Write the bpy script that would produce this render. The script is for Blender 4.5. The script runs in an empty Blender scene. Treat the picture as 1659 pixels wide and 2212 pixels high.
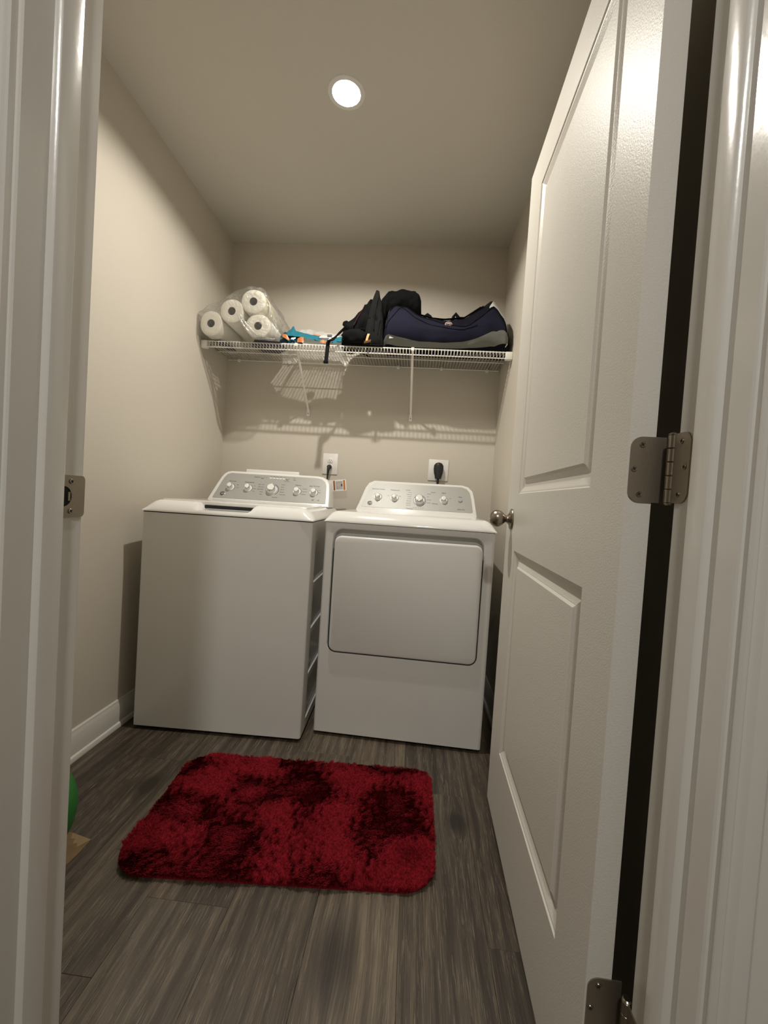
import bpy, bmesh, math, random
import numpy as np
from mathutils import Vector, Matrix, noise

# ------------------------------------------------------------------ camera
FPX, IW, IH = 917.68, 1659, 2212
CX, CY, CZ = 1.1541, -2.4535, 0.990
YAW, PITCH, ROLL = 0.0705, -0.0288, 0.0643
cam_d = bpy.data.cameras.new('camera'); cam = bpy.data.objects.new('camera', cam_d)
bpy.context.scene.collection.objects.link(cam)
fw = Vector((-math.sin(YAW)*math.cos(PITCH), math.cos(YAW)*math.cos(PITCH), math.sin(PITCH)))
r0 = Vector((math.cos(YAW), math.sin(YAW), 0)); u0 = r0.cross(fw)
rr = math.cos(ROLL)*r0 + math.sin(ROLL)*u0; uu = -math.sin(ROLL)*r0 + math.cos(ROLL)*u0
cam.matrix_world = Matrix(((rr.x, uu.x, -fw.x, CX), (rr.y, uu.y, -fw.y, CY), (rr.z, uu.z, -fw.z, CZ), (0, 0, 0, 1)))
cam_d.sensor_fit = 'VERTICAL'; cam_d.sensor_height = 24.0; cam_d.sensor_width = 18.0
cam_d.lens = 24.0*FPX/IH; cam_d.clip_start = 0.02; cam_d.clip_end = 50
S = bpy.context.scene; S.camera = cam
S.view_settings.view_transform = 'Standard'; S.view_settings.look = 'None'
S.view_settings.gamma = 1.0; S.view_settings.use_curve_mapping = False
S.view_settings.exposure = 0.28
# ------------------------------------------------------------------ world and lights
w = bpy.data.worlds.new('world'); S.world = w; w.use_nodes = True
w.node_tree.nodes['Background'].inputs[0].default_value = (0.5, 0.46, 0.4, 1)
w.node_tree.nodes['Background'].inputs[1].default_value = 0.02
def area(name, loc, size, power, col, rot=(0, 0, 0)):
    l = bpy.data.lights.new(name, 'AREA'); l.shape = 'DISK'; l.size = size; l.energy = power; l.color = col
    o = bpy.data.objects.new(name, l); S.collection.objects.link(o); o.location = loc; o.rotation_euler = rot
    return o
LX, LY = 0.813, -0.905
area('closet_lamp', (LX, LY, 2.4520), 0.032, 15.8, (1.0, 0.94, 0.85))
area('hall_lamp', (1.10, -3.25, 2.43), 0.17, 20.0, (1.0, 0.965, 0.92))

# ------------------------------------------------------------------ helpers
W, H = 1.5852, 2.44
def link(o, parent=None):
    S.collection.objects.link(o)
    if parent is not None: o.parent = parent
    return o
def tag(o, label=None, cat=None, group=None, kind=None):
    if label: o['label'] = label
    if cat: o['category'] = cat
    if group: o['group'] = group
    if kind: o['kind'] = kind
    return o
def thing(name, label, cat, loc=(0, 0, 0), rz=0.0, group=None, kind=None):
    o = bpy.data.objects.new(name, None); S.collection.objects.link(o)
    o.location = loc; o.rotation_euler = (0, 0, rz); o.empty_display_size = .05
    return tag(o, label, cat, group, kind)
def obj(name, bm, mat, parent=None, smooth=False, angle=None):
    me = bpy.data.meshes.new(name)
    bmesh.ops.recalc_face_normals(bm, faces=bm.faces)
    bm.to_mesh(me); bm.free()
    return mobj(name, me, mat, parent, smooth, angle)
def mobj(name, me, mat, parent=None, smooth=False, angle=None):
    for m in (mat if isinstance(mat, (list, tuple)) else [mat]): me.materials.append(m)
    if smooth:
        me.polygons.foreach_set('use_smooth', [True]*len(me.polygons))
        if angle:
            try: me.set_sharp_from_angle(angle=math.radians(angle))
            except Exception: pass
    return link(bpy.data.objects.new(name, me), parent)
def pyobj(name, verts, faces, mat, parent=None, smooth=False, angle=None, recalc=True):
    bm = bmesh.new(); vs = [bm.verts.new(v) for v in verts]
    for f in faces:
        try: bm.faces.new([vs[i] for i in f])
        except ValueError: pass
    if not recalc:
        me = bpy.data.meshes.new(name); bm.to_mesh(me); bm.free(); return mobj(name, me, mat, parent, smooth, angle)
    return obj(name, bm, mat, parent, smooth, angle)
def add_box(bm, lo, hi, bev=0.0, seg=2):
    lo = Vector(lo); hi = Vector(hi); c = (lo+hi)/2; s = hi-lo
    r = bmesh.ops.create_cube(bm, size=1, matrix=Matrix.Translation(c) @ Matrix.Diagonal((s.x, s.y, s.z, 1)))
    if bev > 0:
        es = list({e for v in r['verts'] for e in v.link_edges})
        bmesh.ops.bevel(bm, geom=es, offset=bev, segments=seg, affect='EDGES', profile=.5)
def box(name, lo, hi, mat, parent=None, bev=0.0, seg=2):
    bm = bmesh.new(); add_box(bm, lo, hi, bev, seg)
    return obj(name, bm, mat, parent, bev > 0, 35)
def frame_of(d):
    d = d.normalized(); a = Vector((0, 0, 1)) if abs(d.z) < .9 else Vector((1, 0, 0))
    x = d.cross(a).normalized(); return x, d.cross(x).normalized()
def add_tube(bm, pts, r, n=6, caps=True, flat=1.0):
    pts = [Vector(p) for p in pts]; rings = []; px = None
    for i, p in enumerate(pts):
        d = (pts[min(i+1, len(pts)-1)] - pts[max(i-1, 0)])
        if px is None: x, y = frame_of(d)
        else:
            dn = d.normalized(); x = (px - dn*px.dot(dn)).normalized(); y = dn.cross(x)
        px = x; ri = r[i] if isinstance(r, (list, tuple)) else r
        rings.append([bm.verts.new(p + x*math.cos(2*math.pi*k/n)*ri + y*math.sin(2*math.pi*k/n)*ri*flat) for k in range(n)])
    for a, b in zip(rings, rings[1:]):
        for k in range(n): bm.faces.new((a[k], a[(k+1) % n], b[(k+1) % n], b[k]))
    if caps: bm.faces.new(rings[0]); bm.faces.new(rings[-1])
def tube(name, pts, r, mat, parent=None, n=8, flat=1.0):
    bm = bmesh.new(); add_tube(bm, pts, r, n, True, flat); return obj(name, bm, mat, parent, True, 40)
def add_lathe(bm, prof, M, n=32):           # prof: (radius, height) along local z
    rings = []
    for r, h in prof:
        if r < 1e-6: rings.append([bm.verts.new(M @ Vector((0, 0, h)))]); continue
        rings.append([bm.verts.new(M @ Vector((r*math.cos(2*math.pi*k/n), r*math.sin(2*math.pi*k/n), h))) for k in range(n)])
    for a, b in zip(rings, rings[1:]):
        if len(a) == 1 and len(b) == 1: continue
        for k in range(n):
            k2 = (k+1) % n
            if len(a) == 1: bm.faces.new((a[0], b[k], b[k2]))
            elif len(b) == 1: bm.faces.new((a[k], a[k2], b[0]))
            else: bm.faces.new((a[k], a[k2], b[k2], b[k]))
def lathe(name, prof, M, mat, parent=None, n=32, angle=40):
    bm = bmesh.new(); add_lathe(bm, prof, M, n); return obj(name, bm, mat, parent, True, angle)
def axes(o, x, y, z):
    return Matrix(((x[0], y[0], z[0], o[0]), (x[1], y[1], z[1], o[1]), (x[2], y[2], z[2], o[2]), (0, 0, 0, 1)))
def prism(name, prof, a, b, plane, mat, parent=None, smooth=False, ends=None):
    """extrude 2D profile; plane 'xy' -> along z, 'yz' -> along x, 'xz' -> along y"""
    def P(p, t, e):
        u, v = p
        if plane == 'xy': return (u, v, t)
        if plane == 'yz': return (t, u, v)
        return (u, t, v)
    n = len(prof); A = []; B = []
    for p in prof:
        ta, tb = a, b
        if ends: ta, tb = ends(p, a, b)
        A.append(P(p, ta, 0)); B.append(P(p, tb, 1))
    faces = [tuple(range(n)), tuple(range(2*n-1, n-1, -1))] + [(i, (i+1) % n, n+(i+1) % n, n+i) for i in range(n)]
    return pyobj(name, A+B, faces, mat, parent, smooth, 30)

# ------------------------------------------------------------------ materials
def nmat(name):
    m = bpy.data.materials.new(name); m.use_nodes = True
    return m, m.node_tree.nodes, m.node_tree.links, m.node_tree.nodes['Principled BSDF']
def sset(b, k, v):
    if k in b.inputs: b.inputs[k].default_value = v
def mat(name, col, rough=.5, metal=0.0, bump=0.0, bscale=200.0, var=0.0, vscale=5.0, coat=0.0, spec=None, stretch=None, sheen=0):
    m, N, L, b = nmat(name)
    c = (col[0], col[1], col[2], 1); sset(b, 'Base Color', c); sset(b, 'Roughness', rough); sset(b, 'Metallic', metal)
    if coat: sset(b, 'Coat Weight', coat); sset(b, 'Coat Roughness', .08)
    if sheen: sset(b, 'Sheen Weight', sheen)
    if spec is not None: sset(b, 'Specular IOR Level', spec)
    tc = N.new('ShaderNodeTexCoord'); src = tc.outputs['Object']
    if stretch:
        mp = N.new('ShaderNodeMapping'); mp.inputs['Scale'].default_value = stretch; L.new(src, mp.inputs[0]); src = mp.outputs[0]
    if bump:
        t = N.new('ShaderNodeTexNoise'); t.inputs['Scale'].default_value = bscale; t.inputs['Detail'].default_value = 3
        L.new(src, t.inputs['Vector'])
        bp = N.new('ShaderNodeBump'); bp.inputs['Strength'].default_value = bump; bp.inputs['Distance'].default_value = .002
        L.new(t.outputs[0], bp.inputs['Height']); L.new(bp.outputs[0], b.inputs['Normal'])
    if var:
        t = N.new('ShaderNodeTexNoise'); t.inputs['Scale'].default_value = vscale; t.inputs['Detail'].default_value = 4
        L.new(src, t.inputs['Vector'])
        rp = N.new('ShaderNodeValToRGB'); rp.color_ramp.elements[0].position = .3; rp.color_ramp.elements[1].position = .7
        rp.color_ramp.elements[0].color = (col[0]*(1-var), col[1]*(1-var), col[2]*(1-var), 1)
        rp.color_ramp.elements[1].color = (min(1, col[0]*(1+var)), min(1, col[1]*(1+var)), min(1, col[2]*(1+var)), 1)
        L.new(t.outputs[0], rp.inputs[0]); L.new(rp.outputs[0], b.inputs['Base Color'])
    return m
M_wall = mat('wall_paint', (.60, .555, .475), .62, bump=.12, bscale=260)
M_ceil = mat('ceiling_paint', (.66, .63, .565), .8, bump=.15, bscale=240)
M_trim = mat('semigloss_trim_paint', (.68, .66, .61), .2, bump=.10, bscale=90, stretch=(1, 1, .55))
M_door = mat('door_paint', (.67, .645, .585), .40, spec=.28, bump=.22, bscale=330)
M_dark = mat('dark_gap', (.012, .012, .012), .8)
M_encl = mat('white_enamel', (.73, .72, .69), .22, bump=.06, bscale=420, coat=.3)
M_lid = mat('gloss_white_enamel', (.82, .81, .78), .12, coat=.5)
M_plas = mat('white_plastic', (.80, .79, .76), .3)
M_silver = mat('silver_fascia', (.40, .40, .375), .42, spec=.35, metal=.15, bump=.08, bscale=900, var=.05, vscale=300)
M_chrome = mat('chrome', (.75, .74, .72), .12, metal=1)
M_print = mat('dark_print', (.03, .03, .035), .5)
M_blue = mat('blue_ring', (.05, .07, .2), .3)
M_led = mat('pale_window', (.85, .85, .82), .3)
M_nickel = mat('satin_nickel', (.31, .27, .215), .40, metal=.85, bump=.08, bscale=500)
M_nickel2 = mat('polished_nickel', (.33, .29, .235), .30, metal=1)
M_wire = mat('vinyl_coated_wire', (.84, .82, .76), .35)
M_plate = mat('wall_plate', (.80, .78, .74), .3)
M_black = mat('black_rubber', (.012, .012, .013), .5)
M_cloth_k = mat('black_nylon', (.0045, .0045, .005), .9, spec=.15, bump=.5, bscale=700, var=.3, vscale=14)
M_cloth_k2 = mat('charcoal_nylon', (.011, .011, .0105), .9, spec=.15, bump=.5, bscale=700)
M_navy = mat('navy_polyester', (.0085, .0088, .022), .85, spec=.2, bump=.5, bscale=650, var=.15, vscale=9)
M_navyd = mat('dark_navy_polyester', (.005, .005, .010), .9, spec=.15, bump=.5, bscale=650)
M_grey = mat('grey_polyester', (.17, .175, .155), .8, spec=.2, bump=.4, bscale=650)
M_lgrey = mat('light_grey_polyester', (.50, .50, .49), .8, bump=.4, bscale=650)
M_red = mat('dark_red_trim', (.06, .012, .018), .6)
M_paper = mat('towel_paper', (.86, .83, .73), .95, bump=.5, bscale=160)
M_core = mat('cardboard_core', (.055, .042, .036), .9)
M_card = mat('brown_cardboard', (.17, .105, .05), .8, var=.15, vscale=30)
M_cardl = mat('torn_cardboard', (.26, .18, .09), .9)
M_green = mat('green_vinyl', (.02, .18, .025), .42, bump=.1, bscale=700)
M_teal = mat('teal_film', (.02, .17, .235), .22, bump=.9, bscale=40)
M_teald = mat('dark_teal_film', (.01, .06, .10), .22, bump=.9, bscale=40)
M_orange = mat('orange_print', (.52, .17, .04), .35)
M_white = mat('white_print', (.8, .8, .76), .4)
M_bluep = mat('blue_film_print', (.012, .018, .075), .3, var=.5, vscale=30)
M_yellow = mat('yellow_film_print', (.75, .65, .05), .35)
M_lime = mat('green_film_print', (.10, .20, .04), .35)
M_tan = mat('orange_tan_tag', (.62, .33, .12), .6)
def film_mat(name, lo=.05, hi=.5, tint=(1, 1, 1), haze=.06):
    m, N, L, b = nmat(name); N.remove(b); out = N['Material Output']
    tr = N.new('ShaderNodeBsdfTransparent'); tr.inputs[0].default_value = (*tint, 1)
    gl = N.new('ShaderNodeBsdfGlossy'); gl.inputs['Roughness'].default_value = .12
    df = N.new('ShaderNodeBsdfDiffuse'); df.inputs[0].default_value = (.8, .8, .76, 1)
    tc = N.new('ShaderNodeTexCoord'); t = N.new('ShaderNodeTexNoise'); t.inputs['Scale'].default_value = 38; t.inputs['Detail'].default_value = 3
    t.inputs['Distortion'].default_value = 1.2
    L.new(tc.outputs['Object'], t.inputs['Vector'])
    bp = N.new('ShaderNodeBump'); bp.inputs['Strength'].default_value = 1; bp.inputs['Distance'].default_value = .012
    L.new(t.outputs[0], bp.inputs['Height']); L.new(bp.outputs[0], gl.inputs['Normal'])
    fr = N.new('ShaderNodeFresnel'); fr.inputs['IOR'].default_value = 1.45; L.new(bp.outputs[0], fr.inputs['Normal'])
    m1 = N.new('ShaderNodeMixShader'); m1.inputs[0].default_value = haze
    L.new(tr.outputs[0], m1.inputs[1]); L.new(df.outputs[0], m1.inputs[2])
    mr = N.new('ShaderNodeMapRange'); mr.inputs['To Min'].default_value = lo; mr.inputs['To Max'].default_value = hi
    L.new(fr.outputs[0], mr.inputs['Value'])
    m2 = N.new('ShaderNodeMixShader'); L.new(mr.outputs[0], m2.inputs[0])
    L.new(m1.outputs[0], m2.inputs[1]); L.new(gl.outputs[0], m2.inputs[2]); L.new(m2.outputs[0], out.inputs[0])
    return m
M_film = film_mat('clear_film')
M_film2 = film_mat('clear_bag_film', .06, .5, (1, 1, 1), .5)
def emit_mat(name, col, s):
    m, N, L, b = nmat(name); sset(b, 'Base Color', (.9, .9, .9, 1)); sset(b, 'Emission Color', (*col, 1)); sset(b, 'Emission Strength', s); return m
M_lens = emit_mat('lit_lens', (1.0, .96, .86), 14)

KNOTS = [(1.046, -1.575, .034, .075), (1.349, -1.136, .022, .035), (.338, -1.131, .022, .035), (.62, -2.2, .03, .06)]
def floor_mat():
    m, N, L, b = nmat('grey_oak_plank')
    def math_(op, a, c=None, d=None):
        n = N.new('ShaderNodeMath'); n.operation = op
        for i, v in enumerate((a, c, d)):
            if v is None: continue
            if isinstance(v, (int, float)): n.inputs[i].default_value = v
            else: L.new(v, n.inputs[i])
        return n.outputs[0]
    geo = N.new('ShaderNodeNewGeometry'); sep = N.new('ShaderNodeSeparateXYZ'); L.new(geo.outputs['Position'], sep.inputs[0])
    X, Y = sep.outputs[0], sep.outputs[1]
    oi = N.new('ShaderNodeObjectInfo'); rnd = oi.outputs['Random']
    # knot fields
    ksum = None; dsum = None
    for kx, ky, rx, ry in KNOTS:
        a = math_('DIVIDE', math_('SUBTRACT', X, kx), rx); c = math_('DIVIDE', math_('SUBTRACT', Y, ky), ry)
        d2 = math_('ADD', math_('MULTIPLY', a, a), math_('MULTIPLY', c, c))
        g = math_('POWER', 2.718, math_('MULTIPLY', d2, -0.85))
        gw = math_('POWER', 2.718, math_('MULTIPLY', d2, -0.13))
        sh = math_('MULTIPLY', gw, math_('MULTIPLY', math_('SIGN', a), .022))
        dx = math_('MULTIPLY', sh, math_('MINIMUM', math_('ABSOLUTE', a), 1.0))
        ksum = g if ksum is None else math_('ADD', ksum, g)
        dsum = dx if dsum is None else math_('ADD', dsum, dx)
    X2 = math_('SUBTRACT', X, math_('MULTIPLY', dsum, .85))
    off = math_('MULTIPLY', rnd, 37.0)
    def tex(sx, sy, detail, rough=.6, dist=0.0, typ='noise'):
        cb = N.new('ShaderNodeCombineXYZ')
        L.new(math_('MULTIPLY', X2, sx), cb.inputs[0]); L.new(math_('MULTIPLY', Y, sy), cb.inputs[1]); L.new(off, cb.inputs[2])
        t = N.new('ShaderNodeTexNoise'); t.inputs['Scale'].default_value = 1; t.inputs['Detail'].default_value = detail
        t.inputs['Roughness'].default_value = rough; t.inputs['Distortion'].default_value = dist
        L.new(cb.outputs[0], t.inputs['Vector']); return t.outputs[0]
    broad = tex(7, 1.1, 3, .5, .6); mid = tex(42, 2.4, 4, .6, .9); fine = tex(520, 5, 4, .7, .5); pore = tex(620, 16, 2, .5, .3)
    cath = N.new('ShaderNodeTexWave'); cath.wave_type = 'BANDS'; cath.bands_direction = 'X'
    cb = N.new('ShaderNodeCombineXYZ'); L.new(math_('MULTIPLY', X2, 9.0), cb.inputs[0]); L.new(math_('MULTIPLY', Y, .9), cb.inputs[1]); L.new(off, cb.inputs[2])
    L.new(cb.outputs[0], cath.inputs['Vector']); cath.inputs['Scale'].default_value = 1.0; cath.inputs['Distortion'].default_value = 9; cath.inputs['Detail'].default_value = 2; cath.inputs['Detail Scale'].default_value = .6
    v = math_('ADD', math_('MULTIPLY', broad, .55), math_('ADD', math_('MULTIPLY', mid, .42), math_('ADD', math_('MULTIPLY', fine, .66), math_('MULTIPLY', cath.outputs[1], .10))))
    sc_ = N.new('ShaderNodeSeparateColor'); L.new(oi.outputs['Color'], sc_.inputs[0])
    v = math_('ADD', v, math_('MULTIPLY', math_('SUBTRACT', sc_.outputs[0], .5), .30))
    v = math_('SUBTRACT', math_('ADD', math_('MULTIPLY', math_('SUBTRACT', v, 1.05), 1.15), .865), math_('MULTIPLY', ksum, .46))
    rp = N.new('ShaderNodeValToRGB'); e = rp.color_ramp.elements
    e[0].position = .30; e[0].color = (.020, .016, .0125, 1)
    e[1].position = 1.10; e[1].color = (.22, .19, .145, 1)
    for p, c in ((.52, (.042, .035, .028, 1)), (.70, (.078, .065, .051, 1)), (.86, (.125, .107, .083, 1))):
        x = e.new(p); x.color = c
    e[-1].position = 1.0
    L.new(v, rp.inputs[0])
    # pale limed streaks in the grain
    st = math_('GREATER_THAN', pore, .60)
    st = math_('MULTIPLY', st, math_('GREATER_THAN', mid, .47))
    mx = N.new('ShaderNodeMixRGB'); L.new(math_('MULTIPLY', math_('MULTIPLY', st, .40), math_('MAXIMUM', math_('SUBTRACT', 1.0, math_('MULTIPLY', ksum, 3.0)), 0.0)), mx.inputs[0]); L.new(rp.outputs[0], mx.inputs[1]); mx.inputs[2].default_value = (.25, .22, .175, 1)
    # warm / cool tint between planks
    mt = N.new('ShaderNodeMixRGB'); mt.blend_type = 'MULTIPLY'; mt.inputs[0].default_value = 1
    tr = N.new('ShaderNodeValToRGB'); tr.color_ramp.elements[0].color = (1.14, 1.0, .84, 1); tr.color_ramp.elements[1].color = (1.02, 1.0, .93, 1)
    L.new(tex(3, .8, 1), tr.inputs[0]); L.new(mx.outputs[0], mt.inputs[1]); L.new(tr.outputs[0], mt.inputs[2])
    L.new(mt.outputs[0], b.inputs['Base Color'])
    rg = math_('ADD', math_('MULTIPLY', fine, .25), .36); L.new(rg, b.inputs['Roughness'])
    bp = N.new('ShaderNodeBump'); bp.inputs['Strength'].default_value = .35; bp.inputs['Distance'].default_value = .0015
    L.new(math_('ADD', fine, mid), bp.inputs['Height']); L.new(bp.outputs[0], b.inputs['Normal'])
    return m
M_floor = floor_mat()
def rug_mat():
    m, N, L, b = nmat('red_pile')
    geo = N.new('ShaderNodeNewGeometry'); t = N.new('ShaderNodeTexNoise'); t.inputs['Scale'].default_value = 150; t.inputs['Detail'].default_value = 2
    L.new(geo.outputs['Position'], t.inputs['Vector'])
    rp = N.new('ShaderNodeValToRGB'); e = rp.color_ramp.elements
    e[0].position = .3; e[0].color = (.10, .003, .008, 1); e[1].position = .75; e[1].color = (.30, .014, .021, 1)
    L.new(t.outputs[0], rp.inputs[0]); L.new(rp.outputs[0], b.inputs['Base Color']); sset(b, 'Roughness', .9)
    sset(b, 'Specular IOR Level', .08)
    return m
M_rug = rug_mat()

# ------------------------------------------------------------------ room shell
JX0, JX1 = 0.680, 1.4880           # opening between jambs
JY0, JY1 = -1.994, -1.877          # hall edge, closet edge of the jambs
DH = 2.060                         # opening height
HX0, HX1, HY0 = -1.7, 3.5, -4.6   # hallway extents
def struct(o, label=None): o['kind'] = 'structure'; (label and o.__setitem__('label', label)); return o
RO0, RO1, ROH = JX0-.018, JX1+.018, DH+.018
struct(box('wall_back', (-.1, 0, 0), (W+.1, .1, H), M_wall), 'beige back wall behind the washer, dryer and wire shelf')
struct(box('wall_left', (-.1, JY1-.004, 0), (0, 0, H), M_wall), 'beige side wall left of the washer')
struct(box('wall_right', (W, JY1-.004, 0), (W+.1, 0, H), M_wall), 'beige side wall behind the open door')
bm = bmesh.new()
add_box(bm, (HX0, JY0+.0005, 0), (RO0, JY1-.004, H)); add_box(bm, (RO1, JY0+.0005, 0), (HX1, JY1-.004, H)); add_box(bm, (RO0, JY0+.0005, ROH), (RO1, JY1-.004, H))
struct(obj('wall_front', bm, M_wall), 'wall around the doorway')
struct(box('wall_hall', (HX0, HY0-.1, 0), (HX1, HY0, H), M_wall), 'hallway wall opposite the doorway')
struct(box('wall_hall_left', (HX0-.1, HY0, 0), (HX0, JY0, H), M_wall), 'left end wall of the hallway')
struct(box('wall_hall_right', (HX1, HY0, 0), (HX1+.1, JY0, H), M_wall), 'right end wall of the hallway')
bm = bmesh.new(); q_ = .09
for lo, hi in (((HX0-.1, HY0-.1, H), (LX-q_, .1, H+.1)), ((LX+q_, HY0-.1, H), (HX1+.1, .1, H+.1)), ((LX-q_, HY0-.1, H), (LX+q_, LY-q_, H+.1)), ((LX-q_, LY+q_, H), (LX+q_, .1, H+.1))):
    add_box(bm, lo, hi)
for k in range(48):
    a0, a1 = 2*math.pi*k/48, 2*math.pi*(k+1)/48
    def sq(a): c, s_ = math.cos(a), math.sin(a); m_ = max(abs(c), abs(s_)); return (LX+q_*c/m_, LY+q_*s_/m_, H)
    def ci(a): return (LX+.0505*math.cos(a), LY+.0505*math.sin(a), H)
    bm.faces.new([bm.verts.new(p) for p in (sq(a0), sq(a1), ci(a1), ci(a0))])
struct(obj('ceiling', bm, M_ceil), 'plain flat ceiling')
fl = struct(box('floor', (HX0-.1, HY0-.1, -.06), (HX1+.1, .1, -.0065), M_dark), 'grey-brown wood-look plank floor')
# planks: own object each, micro bevelled, small joints
PW = .2025; random.seed(4)
joints = {1: [-1.672], 0: [-.995], 2: [-1.497], 3: [-.86], 4: [-.62], 5: [-1.02], 6: [-1.508], -1: [-1.3], 7: [-1.2]}
plank_n = 0
for k in range(-10, 17):
    xa = .170 + PW*k - PW*0; xb = xa+PW
    xa = max(xa, HX0); xb = min(xb, HX1)
    if xb-xa < .02: continue
    j = joints.get(k, [random.uniform(-2.2, -1.0)])[0]
    ys = [j]
    while ys[-1] < .0: ys.append(ys[-1]+1.22)
    while ys[0] > HY0: ys.insert(0, ys[0]-1.22)
    for a, c in zip(ys, ys[1:]):
        a = max(a, HY0); c = min(c, 0.0)
        inside = xb > 0.0 and xa < W
        if not inside: c = min(c, JY0)
        if c-a < .02: continue
        x0, x1 = xa, xb
        if c > JY0+.01: x0 = max(x0, 0.0) if a > JY1-.2 or True else x0; x1 = min(x1, W)
        if x1-x0 < .01: continue
        parts = [(x0, x1, a, c)]
        if a < JY0 and (xa < 0 or xb > W) and c > JY0: parts = [(x0, x1, JY0, c), (xa, xb, a, JY0)]
        for (p0, p1, q0, q1) in parts:
            if q1-q0 < .02: continue
            bm = bmesh.new(); add_box(bm, (p0+.0002, q0+.0002, -.0064), (p1-.0002, q1-.0002, 0))
            es = [e for e in bm.edges if all(v.co.z > -.001 for v in e.verts)]
            bmesh.ops.bevel(bm, geom=es, offset=.0006, segments=1, affect='EDGES')
            po_ = obj('plank', bm, M_floor, fl); tone = {-1: .30, 0: .34, 1: .50, 2: (.66 if c < -1.3 else .40), 3: .42, 4: .74, 5: .36, 6: .30}.get(k, random.uniform(.3, .7)); po_.color = (tone, tone, tone, 1)

# baseboards with shoe mould
def base_prof(s):  # (distance from wall, z)
    return [(0, 0), (.022, 0), (.022, .008), (.019, .016), (.013, .019), (.013, .078), (.011, .083), (.011, .088), (.007, .095), (.006, .104), (.003, .108), (0, .108)]
def baseboard(name, axis, c, a, b_, sgn, label):
    pr = [(c+sgn*d, z) for d, z in base_prof(1)]
    o = prism(name, pr, a, b_, 'xz' if axis == 'y' else 'yz', M_trim, None, True)
    return struct(o, label)
baseboard('baseboard_left', 'y', 0, JY1-.004, -.0005, 1, 'white baseboard along the left wall')
baseboard('baseboard_right', 'y', W, JY1-.004, -.0005, -1, 'white baseboard behind the door')
baseboard('baseboard_back', 'x', 0, .022, W-.022, -1, 'white baseboard behind the machines')
baseboard('baseboard_front', 'x', JY1-.004, .022, JX0-.09, 1, 'white baseboard beside the doorway')
baseboard('baseboard_hall', 'x', HY0, HX0, HX1, 1, 'white baseboard across the hallway')

# jambs with stops; casings
def jamb(name, xj, s, label):              # s=+1 : opening lies to +x
    # stop: rectangular rebate step with a rounded hall-side edge
    g = xj - s*.018
    pr = [(g, JY0), (xj-s*.002, JY0), (xj, JY0+.002), (xj, JY0+.0405), (xj+s*.005, JY0+.0415), (xj+s*.008, JY0+.044), (xj+s*.0088, JY0+.048),
          (xj+s*.0088, JY0+.0735), (xj+s*.0075, JY0+.0758), (xj, JY0+.076), (xj, JY1-.002), (xj-s*.002, JY1), (g, JY1)]
    o = prism(name, pr, 0.0, DH if True else 0, 'xy', M_trim, None, True); return struct(o, label)
tl = jamb('trim_1', JX0, 1, 'white door jamb with stop and strike plate, left of the doorway')
tr_ = jamb('trim_2', JX1, -1, 'white door jamb with stop on the hinge side')
pr = [(JY0, DH+.018), (JY0, DH), (JY0+.0405, DH), (JY0+.043, DH-.0088), (JY0+.0755, DH-.0088), (JY0+.076, DH), (JY1, DH), (JY1, DH+.018)]
struct(prism('trim_3', pr, JX0-.018, JX1+.018, 'yz', M_trim), 'white head jamb above the doorway')
def casing_prof():  # (across from inner edge, out of wall)
    return [(0, 0), (0, .0085), (.002, .0105), (.006, .0105), (.0085, .0085), (.011, .0085), (.016, .0135), (.021, .0145), (.030, .0150), (.034, .0125), (.037, .0125), (.048, .0165), (.054, .0175), (.057, .0165), (.057, 0)]
def casing(name, x_in, s, y, sy, label):
    pr = [(x_in + s*a, y + sy*b_) for a, b_ in casing_prof()]
    return struct(prism(name, pr, 0.0, DH+.005+.057, 'xy', M_trim, None, True), label)
casing('trim_4', JX0-.005, -1, JY0+.0004, -1, 'moulded white casing on the hallway side, left')
casing('trim_5', JX1+.005, 1, JY0+.0004, -1, 'moulded white casing on the hallway side, right')
casing('trim_6', JX0-.005, -1, JY1-.004, 1, 'white casing on the closet side, left')
casing('trim_7', JX1+.005, 1, JY1-.004, 1, 'white casing on the closet side, behind the hinges')
for nm, y, sy in (('trim_8', JY0+.0004, -1), ('trim_9', JY1-.004, 1)):
    pr = [(y+sy*b_, DH+.005+a) for a, b_ in casing_prof()]
    struct(prism(nm, pr, JX0-.005, JX1+.005, 'yz', M_trim, None, True), 'white head casing')

# strike plate on the left jamb
def cross_screw(name, M, r, parent):
    bm = bmesh.new()
    add_lathe(bm, [(0, .0002), (r*.45, .0002), (r, .0004), (r, .0012), (r*.9, .0018), (r*.25, .0016), (0, .0006)][::-1], M, 16)
    o = obj(name, bm, M_nickel2, parent, True, 30)
    bm = bmesh.new()
    for a in (0, math.pi/2):
        R = M @ Matrix.Rotation(a+.5, 4, 'Z')
        c = R @ Matrix.Translation((0, 0, .00175)) @ Matrix.Diagonal((r*1.25, r*.28, .0005, 1))
        bmesh.ops.create_cube(bm, size=1, matrix=c)
    o2 = obj('cross_slot', bm, M_dark, parent if o.parent.parent and o.parent.parent.parent else o)
    return o
SZ0, SZ1 = .938, .996
bm = bmesh.new()
def strike_outline():
    ya, yb = JY1+.0015, -1.9145
    pts = []
    r = .006
    pts += [(yb, SZ0), (ya-r, SZ0)] + [(ya-r+r*math.sin(t), SZ0+r-r*math.cos(t)) for t in (.4, .8, 1.2)] + [(ya, SZ0+r), (ya, SZ1-r)]
    pts += [(ya-r+r*math.cos(t), SZ1-r+r*math.sin(t)) for t in (.4, .8, 1.2)] + [(ya-r, SZ1), (yb, SZ1)]
    # D hole cut as notch from the stop side
    zc = (SZ0+SZ1)/2
    hole = [(yb, zc+.014)] + [(yb+.002+.014*math.cos(t), zc+.014*math.sin(t)) for t in np.linspace(1.35, -1.35, 10)] + [(yb, zc-.014)]
    return pts + hole
out = strike_outline()
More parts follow.
